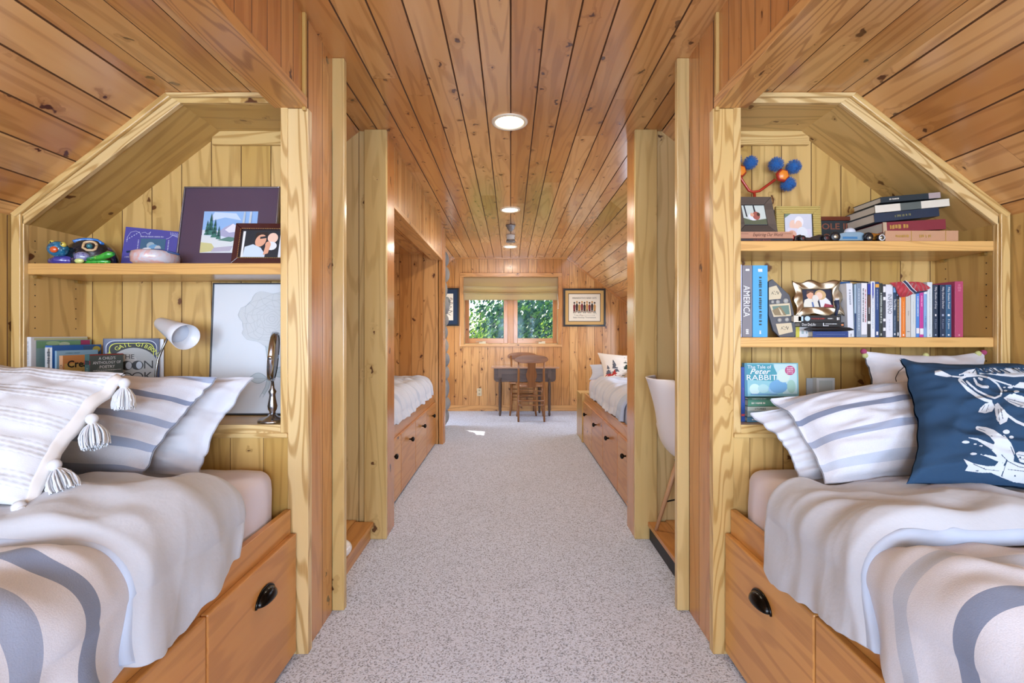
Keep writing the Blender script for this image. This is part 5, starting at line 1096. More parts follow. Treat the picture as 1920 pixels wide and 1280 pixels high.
for (a, b), (c, d) in zip(strip, strip[1:]): m.add([T3(*b, YT+.001), T3(*d, YT+.001), T3(*c, YT+.001), T3(*a, YT+.001)], [(0, 1, 2, 3)], tred, None, 0, True)
m.build('tie_cloth', root, solid=.003)
m = MB()
for w0, c, o in ((3.4, wh, .0022), (2.2, tnav, .0030)):
    pts = [(1695, 526.5), (1701, 532), (1708, 541), (1716, 548)]
    for (a, b), (c2, d) in zip(pts, pts[1:]): m.add([T3(a-w0, b+w0*.4, YT-o), T3(c2-w0, d+w0*.4, YT-o), T3(c2+w0, d-w0*.4, YT-o), T3(a+w0, b-w0*.4, YT-o)], [(0, 1, 2, 3)], c)
m.add([T3(1714, 547, YT-.002), T3(1740, 544, YT-.002), T3(1739, 546, YT-.002), T3(1716, 551, YT-.002)], [(0, 1, 2, 3)], tnav); m.build('stripe', root)
m = MB(); m.tube([P(1580, 526, 1.70), P(1606, 528, 1.71), P(1648, 530.5, 1.72)], [.0015, .0028, .0022], black, 8); tagit(m.build('pencil'), 'long black pencil lying along the tops of the books', 'pencil')
m = MB(); m.ball(P(1735, 532, 1.74), .017, mat('cap_blue', '#3C5C94', .7), 10, 1, 1.2, .35); tagit(m.build('skullcap'), 'small round blue cloth cap on top of the books beside the necktie', 'cap')
m = MB(); m.tube([P(1567, 592, 1.712), P(1571, 575, 1.712), P(1568, 563, 1.712)], [.004, .006, .009], mat('fig_navy', '#26304A', .5), 8); m.ball(P(1569, 561, 1.712), .008, wh, 8, 1, .6, .5); tagit(m.build('figurine'), 'small navy and white figurine standing right of the silver frame', 'figurine')
# ------------ right bookcase, top shelf
G4 = 'old books stacked on the right bookcase top shelf'
lying(1660, 1797, ZR1, .040, 1.69, .17, C_('#BE9270', .6), 'thick tan leather book at the bottom of the old stack', G4, [('m', .15, .32, .30, gold), ('m', .45, .62, .30, gold), ('r', .35, .36, gold), ('r', .82, .83, gold)])
lying(1656, 1774, ZR1+.0405, .037, 1.695, .16, C_('#7E2A36', .5), 'dark red book second from the bottom of the old stack', G4, [('m', .10, .40, .45, gold), ('r', 0, .06, C_('#B8A488'))], tilt=.055)
lying(1640, 1762, ZR1+.084, .032, 1.70, .15, C_('#1C2E44', .5), 'navy book in the middle of the old stack', G4, [('m', .30, .56, .3, mat('gold_dim', '#7C7A50', .5))], tilt=.10)
lying(1641, 1781, ZR1+.121, .027, 1.705, .15, C_('#57605C', .6), 'book with pale page edges second from the top of the old stack', G4, [('r', 0, .34, pagem), ('r', .62, 1, pagem)], tilt=.095)
lying(1652, 1764, ZR1+.156, .021, 1.71, .14, C_('#1E2C33', .6), 'dark blue-green book on top of the old stack', G4, [('m', .15, .3, .3, pagem), ('r', .80, 1, mat('old_pink', '#A99896', .7))], tilt=.085)
r_ = lying(1385, 1487, ZR1+.012, .024, 1.69, .15, mat('guest_wood', '#B58468', .6), 'wooden covered guest book with engraved script, lying under the dark photo frame', None, [])
fr = Fr((px2x(1385, 1.69), 1.69, ZR1+.012), (1, 0, 0), (0, 0, 1), (0, -1, 0)); ink = mat('engraved', '#5A3020', .7)
text('Exploring Our World', fr, .105, .013, .018, ink, r_, .001, width=.11, shear=.4)
m = MB(); m.poly(fr, [(.005, .016), (.035, .016), (.035, .017), (.005, .017)], .001, ink); m.poly(fr, [(.165, .016), (.192, .016), (.192, .017), (.165, .017)], .001, ink); m.build('engraving', r_)
r2 = lying(1385, 1487, ZR1, .0115, 1.692, .148, C_('#2E2428', .5), 'thin dark book under the wooden guest book', None, []); fr = Fr((px2x(1385, 1.692), 1.692, ZR1), (1, 0, 0), (0, 0, 1), (0, -1, 0)); text('GUEST BOOK', fr, .085, .0055, .010, mat('engr_red', '#8A4A40', .7), r2, .001, width=.065)
def leanfr(px, Y, z, lean=.15, yaw=0.0): return Fr((px2x(px, Y), Y, z), (math.cos(yaw), math.sin(yaw), 0), (0, math.sin(lean), math.cos(lean)), (math.sin(yaw)*math.cos(lean), -math.cos(yaw)*math.cos(lean), math.sin(lean)))
dkf = wood('barn_wood', '#5E5248', '#4C4038', '#342A24', knots=0, rough=.6, coat=0)
fr = leanfr(1382, 1.73, ZR1+.037, .18, .0); fr.v = (fr.v+fr.u*-.08).normalized()
root, h = framed('photo_frame', fr, .150, .146, None, .032, .014, dkf, 'dark weathered wood photo frame at the left end of the right top shelf', 'photo frame', paper=dark)
photo(root, fr, .032, .036, .086, .076, mat('photo_grey', '#C4CCC4', .6), [('p', [(.1, 1), (.16, 1), (.2, .4), (.14, .4)], dark), ('p', [(.5, 1), (.56, 1), (.6, .5), (.52, .5)], dark), ('p', [(0, 0), (0, .35), (.4, .2), (1, .3), (1, 0)], mat('photo_olive', '#5A6048', .6)), ('e', .45, .40, .22, .20, wh), ('e', .58, .45, .16, .22, mat('photo_rust', '#A0584A', .6)), ('e', .68, .52, .07, .10, hair), ('e', .40, .50, .08, .1, skin)], h)
rib = bpy.data.materials.new('rib_gold'); rib.use_nodes = True; g = NG(rib); co = g.n.new('ShaderNodeTexCoord'); sp_ = g.n.new('ShaderNodeSeparateXYZ'); g.l.new(co.outputs['Object'], sp_.inputs[0]); st = g.math('SINE', g.math('MULTIPLY', sp_.outputs[2], 900.)); g.l.new(g.mix(g.ramp(st, -.6, .4), lin('#A08A44'), lin('#CDB66C')), g.b.inputs['Base Color']); g.b.inputs['Roughness'].default_value = .5; g.bump(st, .5, .002)
fr = leanfr(1456, 1.79, ZR1, .06, .0)
root, h = framed('photo_frame', fr, .172, .158, None, .030, .014, rib, 'ribbed golden photo frame with a wedding-white picture, second on the right top shelf', 'photo frame', paper=dark)
root['label'] = 'ribbed yellow-gold photo frame, second from the left on the right top shelf'
photo(root, fr, .034, .024, .104, .110, mat('photo_pale', '#C9CCD6', .6), [('e', .3, .55, .14, .18, skin2), ('e', .52, .66, .17, .2, mat('photo_hat', '#E6E4EA', .6)), ('e', .50, .56, .13, .15, skin2), ('p', [(0, 0), (.1, .45), (.5, .42), (.95, .4), (1, 0)], mat('photo_lilac', '#D8D2DE', .6)), ('e', .62, .28, .2, .2, wh), ('e', .25, .20, .16, .16, mat('photo_peach', '#D8A890', .6)), ('p', [(.55, 0), (.9, 0), (.85, .2), (.55, .2)], wh), ('p', [(0, .8), (.3, 1), (0, 1)], mat('photo_leaf', '#6C8064', .6))], h)
fr = leanfr(1532, 1.84, ZR1, .05); root = empty('wooden_sign', fr.pt(.13, 0, 0), 'dark green wooden sign with brown letters HOLE IN ONE', 'sign')
mah = wood('mahogany', '#7A3C22', '#5E2A18', '#3E1A10', knots=0, rough=.35); m = MB(); W2, H2 = .265, .128
m.prism([(0, H2-.016), (W2, H2-.016), (W2, H2), (0, H2)], fr, 0, .012, mah, fr.u); m.prism([(0, 0), (W2, 0), (W2, .010), (0, .010)], fr, 0, .012, mah, fr.u); m.prism([(W2-.012, .010), (W2, .010), (W2, H2-.016), (W2-.012, H2-.016)], fr, 0, .012, mah, fr.v); m.build('frame', root, bev=.002)
m = MB(); m.prism([(.0, .010), (W2-.012, .010), (W2-.012, H2-.016), (.0, H2-.016)], fr, 0, .006, mat('sign_green', '#20282A', .6, bump=.3)); m.build('board', root)
brn = mat('sign_brown', '#7C4630', .6)
text('HOLE IN', fr, .064, .088, .034, brn, root, .0068, width=.150, bold=.0006); text('ONE', fr, .060, .046, .036, brn, root, .0068, width=.078, bold=.0006)
# model cars
def wheel(m, x, y, z, r, c, hub): m.lathe([(.0001, -.006), (r*.9, -.006), (r, -.003), (r, .003), (r*.9, .006), (r*.5, .0065), (.0001, .0065)], (x, y, z), c, 20, (0, -1, 0), cap=False); m.lathe([(r*.45, 0), (r*.3, .002), (.0001, .002)], (x, y-.0066, z), hub, 14, (0, -1, 0), cap=False)
def car(px0, px1, Y, prof, col, label, wheels, tyre, hub, extra=None, wid=.045):
    x0 = px2x(px0, Y); L = px2x(px1, Y)-x0; root = empty('model_car', (x0+L/2, Y+wid/2, ZR1), label, 'model car', 'model cars on the right top shelf'); fr = Fr((x0, Y, ZR1), (1, 0, 0), (0, 0, 1), (0, -1, 0))
    m = MB(); m.prism([(a*L, b) for a, b in prof], fr, -wid, 0, col); m.build('body', root, bev=.003)
    for wx, r in wheels:
        for yy in (Y-.007, Y+wid+.007): m = MB(); wheel(m, x0+wx*L, yy, ZR1+r, r, tyre, hub); m.build('wheel', root)
    if extra: extra(root, x0, L, Y, fr)
    return root
rub = mat('tyre', '#17191E', .4); hubm = mat('hub', '#B0A890', .3, .8)
def ex1(root, x0, L, Y, fr):
    m = MB(); m.ball((x0+.50*L, Y+.022, ZR1+.040), .021, mat('glass_white', '#C8D4E4', .15, coat=.8), 12, 1, .7, .85); m.build('canopy', root); m = MB(); m.prism([(.22*L, .012), (.58*L, .012), (.58*L, .020), (.22*L, .020)], fr, .0005, .001, mat('decal_blue', '#3C78A8', .5)); m.build('side_decal', root)
car(1563, 1640, 1.70, [(.08, .006), (.94, .006), (1, .014), (.98, .024), (.8, .030), (.66, .038), (.32, .038), (.16, .032), (.02, .032), (.05, .02)], mat('car_blue', '#8FB2C8', .25, .3, coat=.6), 'pale blue model racing car with white dome, on the right top shelf', [(.0, .018), (.80, .017)], rub, hubm, ex1)
def ex2(root, x0, L, Y, fr):
    m = MB(); m.ball((x0+.02*L, Y+.02, ZR1+.018), .012, mat('car_red', '#B83C28', .3, coat=.6), 8); m.build('tail_ball', root)
car(1490, 1556, 1.695, [(0, .004), (1, .004), (1, .022), (.7, .027), (.55, .022), (.45, .016), (.25, .018), (.18, .028), (.02, .022)], mat('car_black', '#1B1518', .2, coat=.7), 'low black model car with a dark red stripe, left of the pale blue one', [(.18, .011), (.85, .012)], rub, mat('hub_red', '#5A2420', .3), ex2)
def ex3(root, x0, L, Y, fr):
    m = MB(); m.ball((x0+.84*L, Y+.004, ZR1+.020), .009, mat('chrome', '#D8DCE0', .1, 1), 8, .7); m.build('headlamp', root); m = MB(); m.lathe([(.0085, 0), (.0115, .001), (.0115, .002), (.0085, .003)], (x0+.62*L, Y-.014, ZR1+.012), wh, 18, (0, -1, 0), cap=False); m.build('whitewall', root)
car(1622, 1663, 1.692, [(.0, .008), (.96, .006), (1, .018), (.94, .028), (.5, .031), (.25, .034), (.05, .034), (0, .025)], mat('car_gold', '#C08A3C', .2, .8, coat=.5), 'gold vintage model car with chrome headlamp, beside the old book stack', [(.62, .0125), (.10, .012)], rub, hubm, ex3)
# pompom toy
root = empty('pompom_toy', (px2x(1430, 1.85), 1.85, ZR1), 'red branching toy with orange joints and blue pompoms behind the photo frames', 'toy')
Yp = 1.845; redm = mat('toy_red', '#B03420', .4, coat=.3); m = MB()
for q in ([(1386, 326), (1390, 336), (1404, 357), (1412, 360), (1424, 358), (1453, 337)], [(1414, 360), (1418, 400), (1412, 440)], [(1412, 440), (1440, 445), (1458, 420)]): m.tube([P(a, b, Yp) for a, b in q], .0055, redm, 8)
m.build('rods', root)
pom = mat('pom_blue', '#17599A', .95, sheen=.4)
for cx, cy in ((1387, 321), (1467, 329)):
    m = MB(); c = P(cx, cy, Yp); m.lathe([(.0001, -.010), (.022, -.010), (.029, 0), (.022, .010), (.0001, .010)], c, redm, 6, (0, -1, 0), cap=False); m.lathe([(.020, 0), (.017, .003), (.0001, .003)], c+Vector((0, -.010, 0)), mat('toy_orange', '#E88A2C', .4, coat=.3), 6, (0, -1, 0), cap=False); m.build('joint', root)
for cx, cy, r in ((1407, 305, .029), (1378, 300, .028), (1455, 308, .031), (1488, 313, .031), (1478, 345, .031), (1461, 402, .030)):
    c = P(cx, cy, Yp+.01); rr = random.Random(cx); m = MB(); m.ball(c, r*.8, pom, 8)
    for k in range(420):
        d = Vector((rr.gauss(0, 1), rr.gauss(0, 1), rr.gauss(0, 1))).normalized(); l = r*rr.uniform(.92, 1.08); e = d.orthogonal().normalized(); w = d.cross(e); a = c+d*r*.55; m.add([a+e*.002, a-e*.001+w*.0018, a-e*.001-w*.0018, c+d*l], [(0, 1, 3), (1, 2, 3), (2, 0, 3)], pom)
    m.build('pompom', root)
# ------------ right bookcase, bottom
G5 = 'children\'s books on the right bookcase ledge'
upright(1383.5, 1389, 692, 1.72, ZS0, .16, C_('#D2D6D4'), 'thin white book at the far left of the right ledge', G5)
upright(1389.5, 1397, 688, 1.72, ZS0, .16, C_('#2C50A0'), 'blue book standing beside the thin white one on the right ledge', G5, [('m', .35, .62, .3, mat('ink_purp', '#7C5C9C', .6)), ('r', .10, .14, mat('red_sq', '#C84A50', .6), 0, .9)])
stk = [('#4C7E9C', .018, 'blue book at the bottom of the ledge stack'), ('#A9C4C8', .022, 'pale aqua book, second from bottom of the ledge stack'), ('#C6D4CC', .015, 'cream book with capitals on its spine in the ledge stack'), ('#5E9A84', .024, 'green book in the ledge stack below the landscape picture book'), ('#3E6A5C', .008, 'thin dark green book at the top of the ledge stack')]
z = ZS0+.001
for i, (c, th, lab) in enumerate(stk):
    r_ = lying(1402, 1478-4*(i % 2), z, th, 1.705+.006*(i % 2), .16, C_(c), lab, G5, [('m', .1, .45, .3, mat('ink_pl', '#E0E4DC', .6))] if i != 2 else [], rz=.02*(i-2)); z += th+.0008
    if i == 2: text('STORIES', Fr((px2x(1402, 1.705), 1.7035, z-th), (1, 0, 0), (0, 0, 1), (0, -1, 0)), .045, .007, .010, bl, r_, .001, width=.04)
zt = z+.001
root, fr, wd, h = faceout(1397, 1498, 681, 1.715, zt, .018, C_('#7FB4C0'), 'landscape picture book with teal cover and round pink sticker, on the ledge stack', G5, lean=.04)
m = MB(); cl = lambda c: mat('art_'+c, c, .55)
def rc(x0, y0, x1, y1): return [(x0*wd, y0*h), (x1*wd, y0*h), (x1*wd, y1*h), (x0*wd, y1*h)]
m.poly(fr, rc(.55, .08, .97, .97), .0005, cl('#B5D3D6')); m.poly(fr, [(.04*wd, .5*h), (.58*wd, .45*h), (.60*wd, .7*h), (.52*wd, .97*h), (.04*wd, .97*h)], .0008, cl('#4A98A8')); m.poly(fr, rc(.04, .08, .7, .5), .0006, cl('#8CC2CC'))
for a, b, r1, r2, c in ((.18, .22, .10, .16, '#C4E0DE'), (.34, .24, .10, .13, '#A9D0D2'), (.62, .30, .17, .2, '#6FA4CC'), (.55, .22, .12, .13, '#8FBCDC'), (.86, .3, .08, .2, '#9CC4B8'), (.72, .62, .12, .2, '#C8DCD4')): m.ell(fr, a*wd, b*h, r1*wd, r2*h, .001+.0002*a, cl(c))
m.poly(fr, rc(.0, 0, .045, 1), .0016, cl('#4E8CA6')); m.poly(fr, rc(.10, .06, .6, .08), .0016, cl('#3C6CB4')); m.ell(fr, .84*wd, .78*h, .093*wd, .14*h, .0018, cl('#B8457A'), 28)
for k in range(4): marks(m, fr, .78*wd, .90*wd, (.86-.052*k)*h, .004, white, k+50, h=.0022)
m.build('cover_art', root)
text('The Tale of', fr, .27*wd, .88*h, .018, white, root, .0018, width=.088); text('Peter', fr, .27*wd, .74*h, .028, white, root, .0018, width=.076, shear=.35, bold=.0004); text('RABBIT', fr, .31*wd, .56*h, .028, white, root, .0018, width=.112)
m = MB(); fr = Fr((px2x(1512, 1.905), 1.908, py2z(752, 1.905)), (1, 0, 0), (0, 0, 1), (0, -1, 0)); m.prism([(0, 0), (.032, 0), (.032, .095), (0, .095)], fr, 0, .005, mat('plate_grey', '#B9C0C2', .4)); m.prism([(.024, 0), (.098, 0), (.098, .098), (.024, .098)], fr, .005, .030, mat('plate_white', '#D8DCDA', .4)); m.prism([(.034, .010), (.088, .010), (.088, .088), (.034, .088)], fr, .030, .0315, mat('plate_in', '#C3CCC8', .4)); tagit(m.build('outlet_box', bev=.001), 'white outlet box on the back boards of the right ledge', 'outlet')
# ------------ left bookcase, lower row
G6 = 'children\'s books on the left bookcase ledge'
def cov(root, fr, items):
    m = MB(); k = 1
    for it in items:
        z = .0006+.0002*k; k += 1
        if it[0] == 'e': m.ell(fr, *it[1:5], z, cl(it[5]))
        elif it[0] == 'm': marks(m, fr, *it[1:5], cl(it[5]), k*7, h=z)
        else: m.poly(fr, it[1], z, cl(it[2]))
    m.build('cover_art', root)
R4 = lambda a, b, c, d: [(a, b), (c, b), (c, d), (a, d)]
def oblique(pxa, Ya, pxb, Yb, pyt, w, col, label, spine=(), seed=0):
    # stands on the ledge with its spine at the near left edge, the front cover running back to the right
    A = Vector((px2x(pxa, Ya), Ya, ZS0+.001)); B = Vector((px2x(pxb, Yb), Yb, ZS0+.001)); d = (B-A).length; yv = (B-A).normalized(); xv = Vector((yv.y, -yv.x, 0)); h = py2z(pyt, Ya)-ZS0
    M = Matrix.Translation(A-xv*w) @ Matrix(((xv.x, yv.x, 0), (xv.y, yv.y, 0), (0, 0, 1))).to_4x4()
    return book(w, d, h, col, label, M, G6, spine, seed=seed), Fr(A, yv, (0, 0, 1), xv), d, h
r_, fr, wd, h = oblique(58, 1.675, 164, 1.895, 632, .021, C_('#D9DBDE'), 'tall white book against the left side panel of the left ledge', [('m', .6, .95, .25, cl('#9AA4B0'))])
cov(r_, fr, [('e', .05, h-.018, .012, .012, '#3C5A70'), ('p', R4(.01, h-.012, wd, h-.004), '#C4C9A0')])
r_, fr, wd, h = oblique(66, 1.690, 172, 1.895, 638, .011, C_('#7E9C9C'), 'green illustrated book with a magenta square, next to the tall white one', [('r', 0, .98, cl('#24262A')), ('m', .6, .95, .7, white)])
cov(r_, fr, [('p', R4(.004, h-.03, wd-.004, h-.004), '#6E9A74'), ('p', R4(wd-.045, h-.024, wd-.008, h-.002), '#A03A68'), ('e', .06, h-.012, .025, .008, '#9AB88C'), ('e', .10, h-.016, .02, .008, '#B8C8A8')])
r_, fr, wd, h = oblique(98, 1.700, 190, 1.880, 648, .030, C_('#2E64A8'), 'blue hardcover with a wide pale spine, on the left ledge', [('r', 0, .975, cl('#C9CCCE')), ('r', 0, .96, cl('#7A6A58'), 0, .3), ('m', .78, .92, .45, cl('#5A6068'))])
cov(r_, fr, [('p', R4(.11, h-.03, .16, h-.004), '#3C5C84'), ('e', wd-.02, h-.018, .016, .012, '#B8A84C')])
r_, fr, wd, h = oblique(106, 1.703, 184, 1.850, 658, .008, C_('#8EB4CC'), 'pale blue book between the blue hardcover and the orange one', [])
cov(r_, fr, [('m', .03, .08, h-.010, .004, '#4C7080')])
r_, fr, wd, h = oblique(118, 1.703, 168, 1.790, 667, .017, C_('#D08A50'), 'orange book with black lettering on its cover beginning Creat', [('r', 0, 1, cl('#D8A880')), ('t', 'Creat', .76, .016, .05, black)])
cov(r_, fr, [('p', R4(.004, 0, wd, h-.03), '#D0A85C')]); text('Creat', fr, .052, h-.034, .036, black, r_, .0018, width=.080, bold=.0008); text('of the', fr, .055, h-.066, .018, black, r_, .0018, width=.06)
r_, fr, wd, h = oblique(168, 1.685, 231, 1.790, 665, .026, C_('#46504C'), "dark book titled A CHILD'S ANTHOLOGY OF POETRY, teal spine with a red band", [('r', 0, 1, cl('#4A7478')), ('r', .85, .91, cl('#C84458'), 0, 1.2), ('m', .2, .8, .3, cl('#8AA6A8'))])
cov(r_, fr, [('p', R4(0, h-.004, wd, h), '#8A2E2A'), ('e', .05, h-.06, .03, .02, '#5A625C'), ('e', .08, h-.09, .02, .02, '#38403C')])
for t, zz, w in (("A CHILD'S", .016, .055), ('ANTHOLOGY OF', .032, .092), ('POETRY', .048, .050)): text(t, fr, wd/2, h-zz, .015, white, r_, .0018, width=w)
m = MB(); marks(m, fr, .010, wd-.008, h-.060, .003, white, 3, .0018); m.build('small_print', r_)
r_, fr, wd, h = oblique(193, 1.800, 299, 1.890, 635, .013, C_('#26335A'), 'navy book whose cover reads THE MOON BOOK around a large moon', [('r', .02, .98, white, 0, .5)])
def rrect(x0, y0, x1, y1, r): return [(x, y) for cx, cy, a in ((x1-r, y1-r, 0), (x0+r, y1-r, PI/2), (x0+r, y0+r, PI), (x1-r, y0+r, 1.5*PI)) for x, y in [(cx+r*math.cos(a+PI/2*i/5), cy+r*math.sin(a+PI/2*i/5)) for i in range(6)]]
m = MB(); kk = .0006
for i, (a, c) in enumerate(((.008, '#C8CEDC'), (.0105, '#26335A'), (.018, '#D0D64A'), (.0205, '#141A16'))): m.poly(fr, rrect(a, a, wd-a, h-a, .03-a*.4), kk+.0002*i, cl(c))
cx, cy, R = wd/2+.006, h-.115, .078; m.ell(fr, cx, cy, R, R, .0018, cl('#A9ACAC'), 36); m.ell(fr, cx-.02, cy+.03, .03, .02, .0019, cl('#B8BABA')); m.build('cover_art', r_)
for i, ch in enumerate('BY GAIL GIBBONS'):
    if ch == ' ': continue
    a = PI*.83-i*PI*.66/14; text(ch, fr, cx+(R+.013)*math.cos(a), cy+(R+.013)*math.sin(a), .022, mat('lime_ink', '#D4DA50', .5), r_, .0022, rot=a-PI/2)
text('THE', fr, cx-.02, cy+.042, .026, black, r_, .0022, width=.044); m = MB()
for dx in (-.022, .012): m.ell(fr, cx+dx, cy+.008, .0185, .0185, .0022, black, 24); m.ell(fr, cx+dx+(.0065 if dx < 0 else .005), cy+.008, .0095, .015, .0024, cl('#B9C4D0'))
for dx in (-.022, .012): m.ell(fr, cx+dx, cy-.038, .0185, .0185, .0022, black, 24); m.ell(fr, cx+dx, cy-.038, .0145, .0145, .0024, cl('#A9ACAC'), 24)
m.build('title_discs', r_); text('M', fr, cx-.054, cy+.008, .046, black, r_, .0022); text('N', fr, cx+.047, cy+.008, .046, black, r_, .0022); text('B', fr, cx-.054, cy-.038, .046, black, r_, .0022); text('K', fr, cx+.045, cy-.038, .046, black, r_, .0022)
r_, fr, wd, h = oblique(262, 1.865, 307, 1.903, 636, .008, C_('#D4D6DA'), 'white book mostly hidden behind the moon book')
# ------------ desk lamp, mirror, rose drawing
lw = mat('lamp_white', '#D9DCE2', .4, coat=.2); root = empty('desk_lamp', (px2x(290, 1.76), 1.76, ZS0), 'white cone-shaded gooseneck lamp on the left ledge', 'lamp')
A = P(300, 605, 1.80); B = P(349, 632, 1.705); ax = (B-A); L = ax.length; ax.normalize(); m = MB()
m.lathe([(.0001, -.004), (.012, -.004), (.020, .0), (.024, .010), (.030, L*.3), (.040, L*.7), (.0480, L), (.0465, L), (.038, L*.7), (.0001, L*.62)], A, lw, 36, ax, cap=False); m.build('lamp_shade', root)
m = MB(); c = A+ax*(L*.70); m.lathe([(.037, 0), (.020, .010), (.0001, .014)], c, mat('bulb', '#C9D4E4', .2, coat=.8), 24, ax, cap=False); m.build('bulb', root)
m = MB(); g0 = A+ax*(L*.35)-Vector((0, 0, .028)); pts = [g0, P(304, 655, 1.775), P(296, 675, 1.765), P(292, 700, 1.76), P(291, 740, 1.758), (px2x(291, 1.757), 1.757, ZS0+.02)]
m.tube(pts, .0042, mat('gooseneck', '#7C7A78', .25, 1), 10); m.build('neck', root); m = MB(); m.lathe([(.055, 0), (.055, .008), (.048, .016), (.0001, .02)], (px2x(291, 1.757), 1.757, ZS0), lw, 28, cap=True); m.build('base', root)
chr_ = mat('chrome_mirror', '#B4B8BE', .2, 1); root = empty('vanity_mirror', (-.884, 1.722, ZS0), 'round chrome mirror on a turned stand, edge-on at the right of the left ledge', 'mirror')
m = MB(); m.lathe([(.050, 0), (.050, .006), (.044, .012), (.018, .020), (.012, .030)], (-.884, 1.722, ZS0), chr_, 32); m.build('base', root)
m = MB(); m.lathe([(.012, .028), (.010, .036), (.015, .046), (.017, .058), (.012, .085), (.010, .10), (.014, .112), (.007, .125), (.005, .150)], (-.884, 1.722, ZS0), chr_, 20); m.build('stem', root)
n_ = Vector((-.93, -.36, .08)).normalized(); c = Vector((-.880, 1.722, 1.068)); m = MB(); m.lathe([(.080, -.011), (.090, -.010), (.0925, 0), (.090, .010), (.084, .011)], c, chr_, 40, n_, cap=False); m.lathe([(.084, 0), (.0001, 0)], c-n_*.009, chr_, 40, n_, cap=False); m.build('rim', root)
m = MB(); m.lathe([(.085, .0), (.0001, .001)], c+n_*.010, mat('mirror_glass', '#C4CED4', .04, 1), 40, n_, cap=False); m.build('mirror_glass', root)
m = MB(); m.lathe([(.008, 0), (.008, .008), (.001, .010)], c+Vector((.333, -.860, 0))*.1, chr_, 12, (.36, -.93, 0)); m.build('pivot', root)
fr = Fr((-1.211, 1.858, ZS0+.002), (1, 0, 0), (0, .06, 1), (0, -1, .06)); pap = mat('drawing_paper', '#D2D8DE', .5)
root, h = framed('framed_drawing', fr, .372, .532, None, .006, .012, mat('thin_black', '#3C4046', .4), 'large framed pencil drawing of a rose on the left ledge', 'picture', paper=pap)
m = MB(); pen = mat('pencil_line', '#B4BABD', .7); pen2 = mat('pencil_blue', '#8FA0A8', .7); pet = mat('petal_tone', '#C6CBCE', .7); cx, cy = .245, .385
def wob(r, k, ph, n=48, amp=.08): return [(cx+r*(1+amp*math.sin(k*t+ph)+.03*math.sin(3*k*t))*math.cos(t), cy+r*.86*(1+amp*math.sin(k*t+ph))*math.sin(t)) for t in [2*PI*i/n for i in range(n+1)]]
m.poly(fr, wob(.128, 7, 0)[:-1], h, pet); m.line(fr, wob(.130, 7, 0), .0015, h+.0004, pen)
for r, k, ph in ((.112, 5, 1), (.096, 6, 2), (.080, 5, .4), (.062, 7, 1.4), (.046, 6, 2.4), (.034, 5, .8), (.022, 4, 1), (.012, 3, 0)): m.line(fr, wob(r, k, ph), .0013, h+.0004, pen)
for i in range(14): t = 2*PI*i/14; m.line(fr, [(cx+.05*math.cos(t), cy+.043*math.sin(t)), (cx+.085*math.cos(t+.25), cy+.073*math.sin(t+.25)), (cx+.12*math.cos(t+.2), cy+.1*math.sin(t+.2))], .0012, h+.0004, pen)
m.poly(fr, [(.222, .275), (.234, .21), (.236, .16), (.226, .11), (.212, .085), (.222, .08), (.240, .108), (.250, .16), (.250, .21), (.242, .275)], h+.0002, mat('stem_tone', '#B9C6CC', .7)); m.line(fr, [(.222, .275), (.234, .21), (.236, .16), (.226, .11), (.205, .07)], .0018, h+.0005, pen2); m.line(fr, [(.242, .275), (.250, .21), (.250, .16), (.240, .108), (.218, .07)], .0018, h+.0005, pen2)
for sx, bx, by in ((-1, .234, .145), (1, .25, .165)):
    lf = [(bx+sx*t*.075, by+.022*math.sin(PI*t)+(.01 if sx > 0 else 0)*t) for t in [i/10 for i in range(11)]]; lg = [(bx+sx*t*.075, by-.020*math.sin(PI*t)+(.01 if sx > 0 else 0)*t) for t in [i/10 for i in range(11)]]
    m.poly(fr, lf+lg[::-1][1:-1], h+.0002, mat('stem_tone', '#B9C6CC', .7)) if sx > 0 else m.poly(fr, (lf+lg[::-1][1:-1])[::-1], h+.0002, mat('stem_tone', '#B9C6CC', .7)); m.line(fr, lf, .0018, h+.0005, pen2); m.line(fr, lg, .0018, h+.0005, pen2); m.line(fr, [(bx, by), (bx+sx*.07, by+(.009 if sx > 0 else 0))], .001, h+.0005, pen2)
m.build('rose_drawing', root)
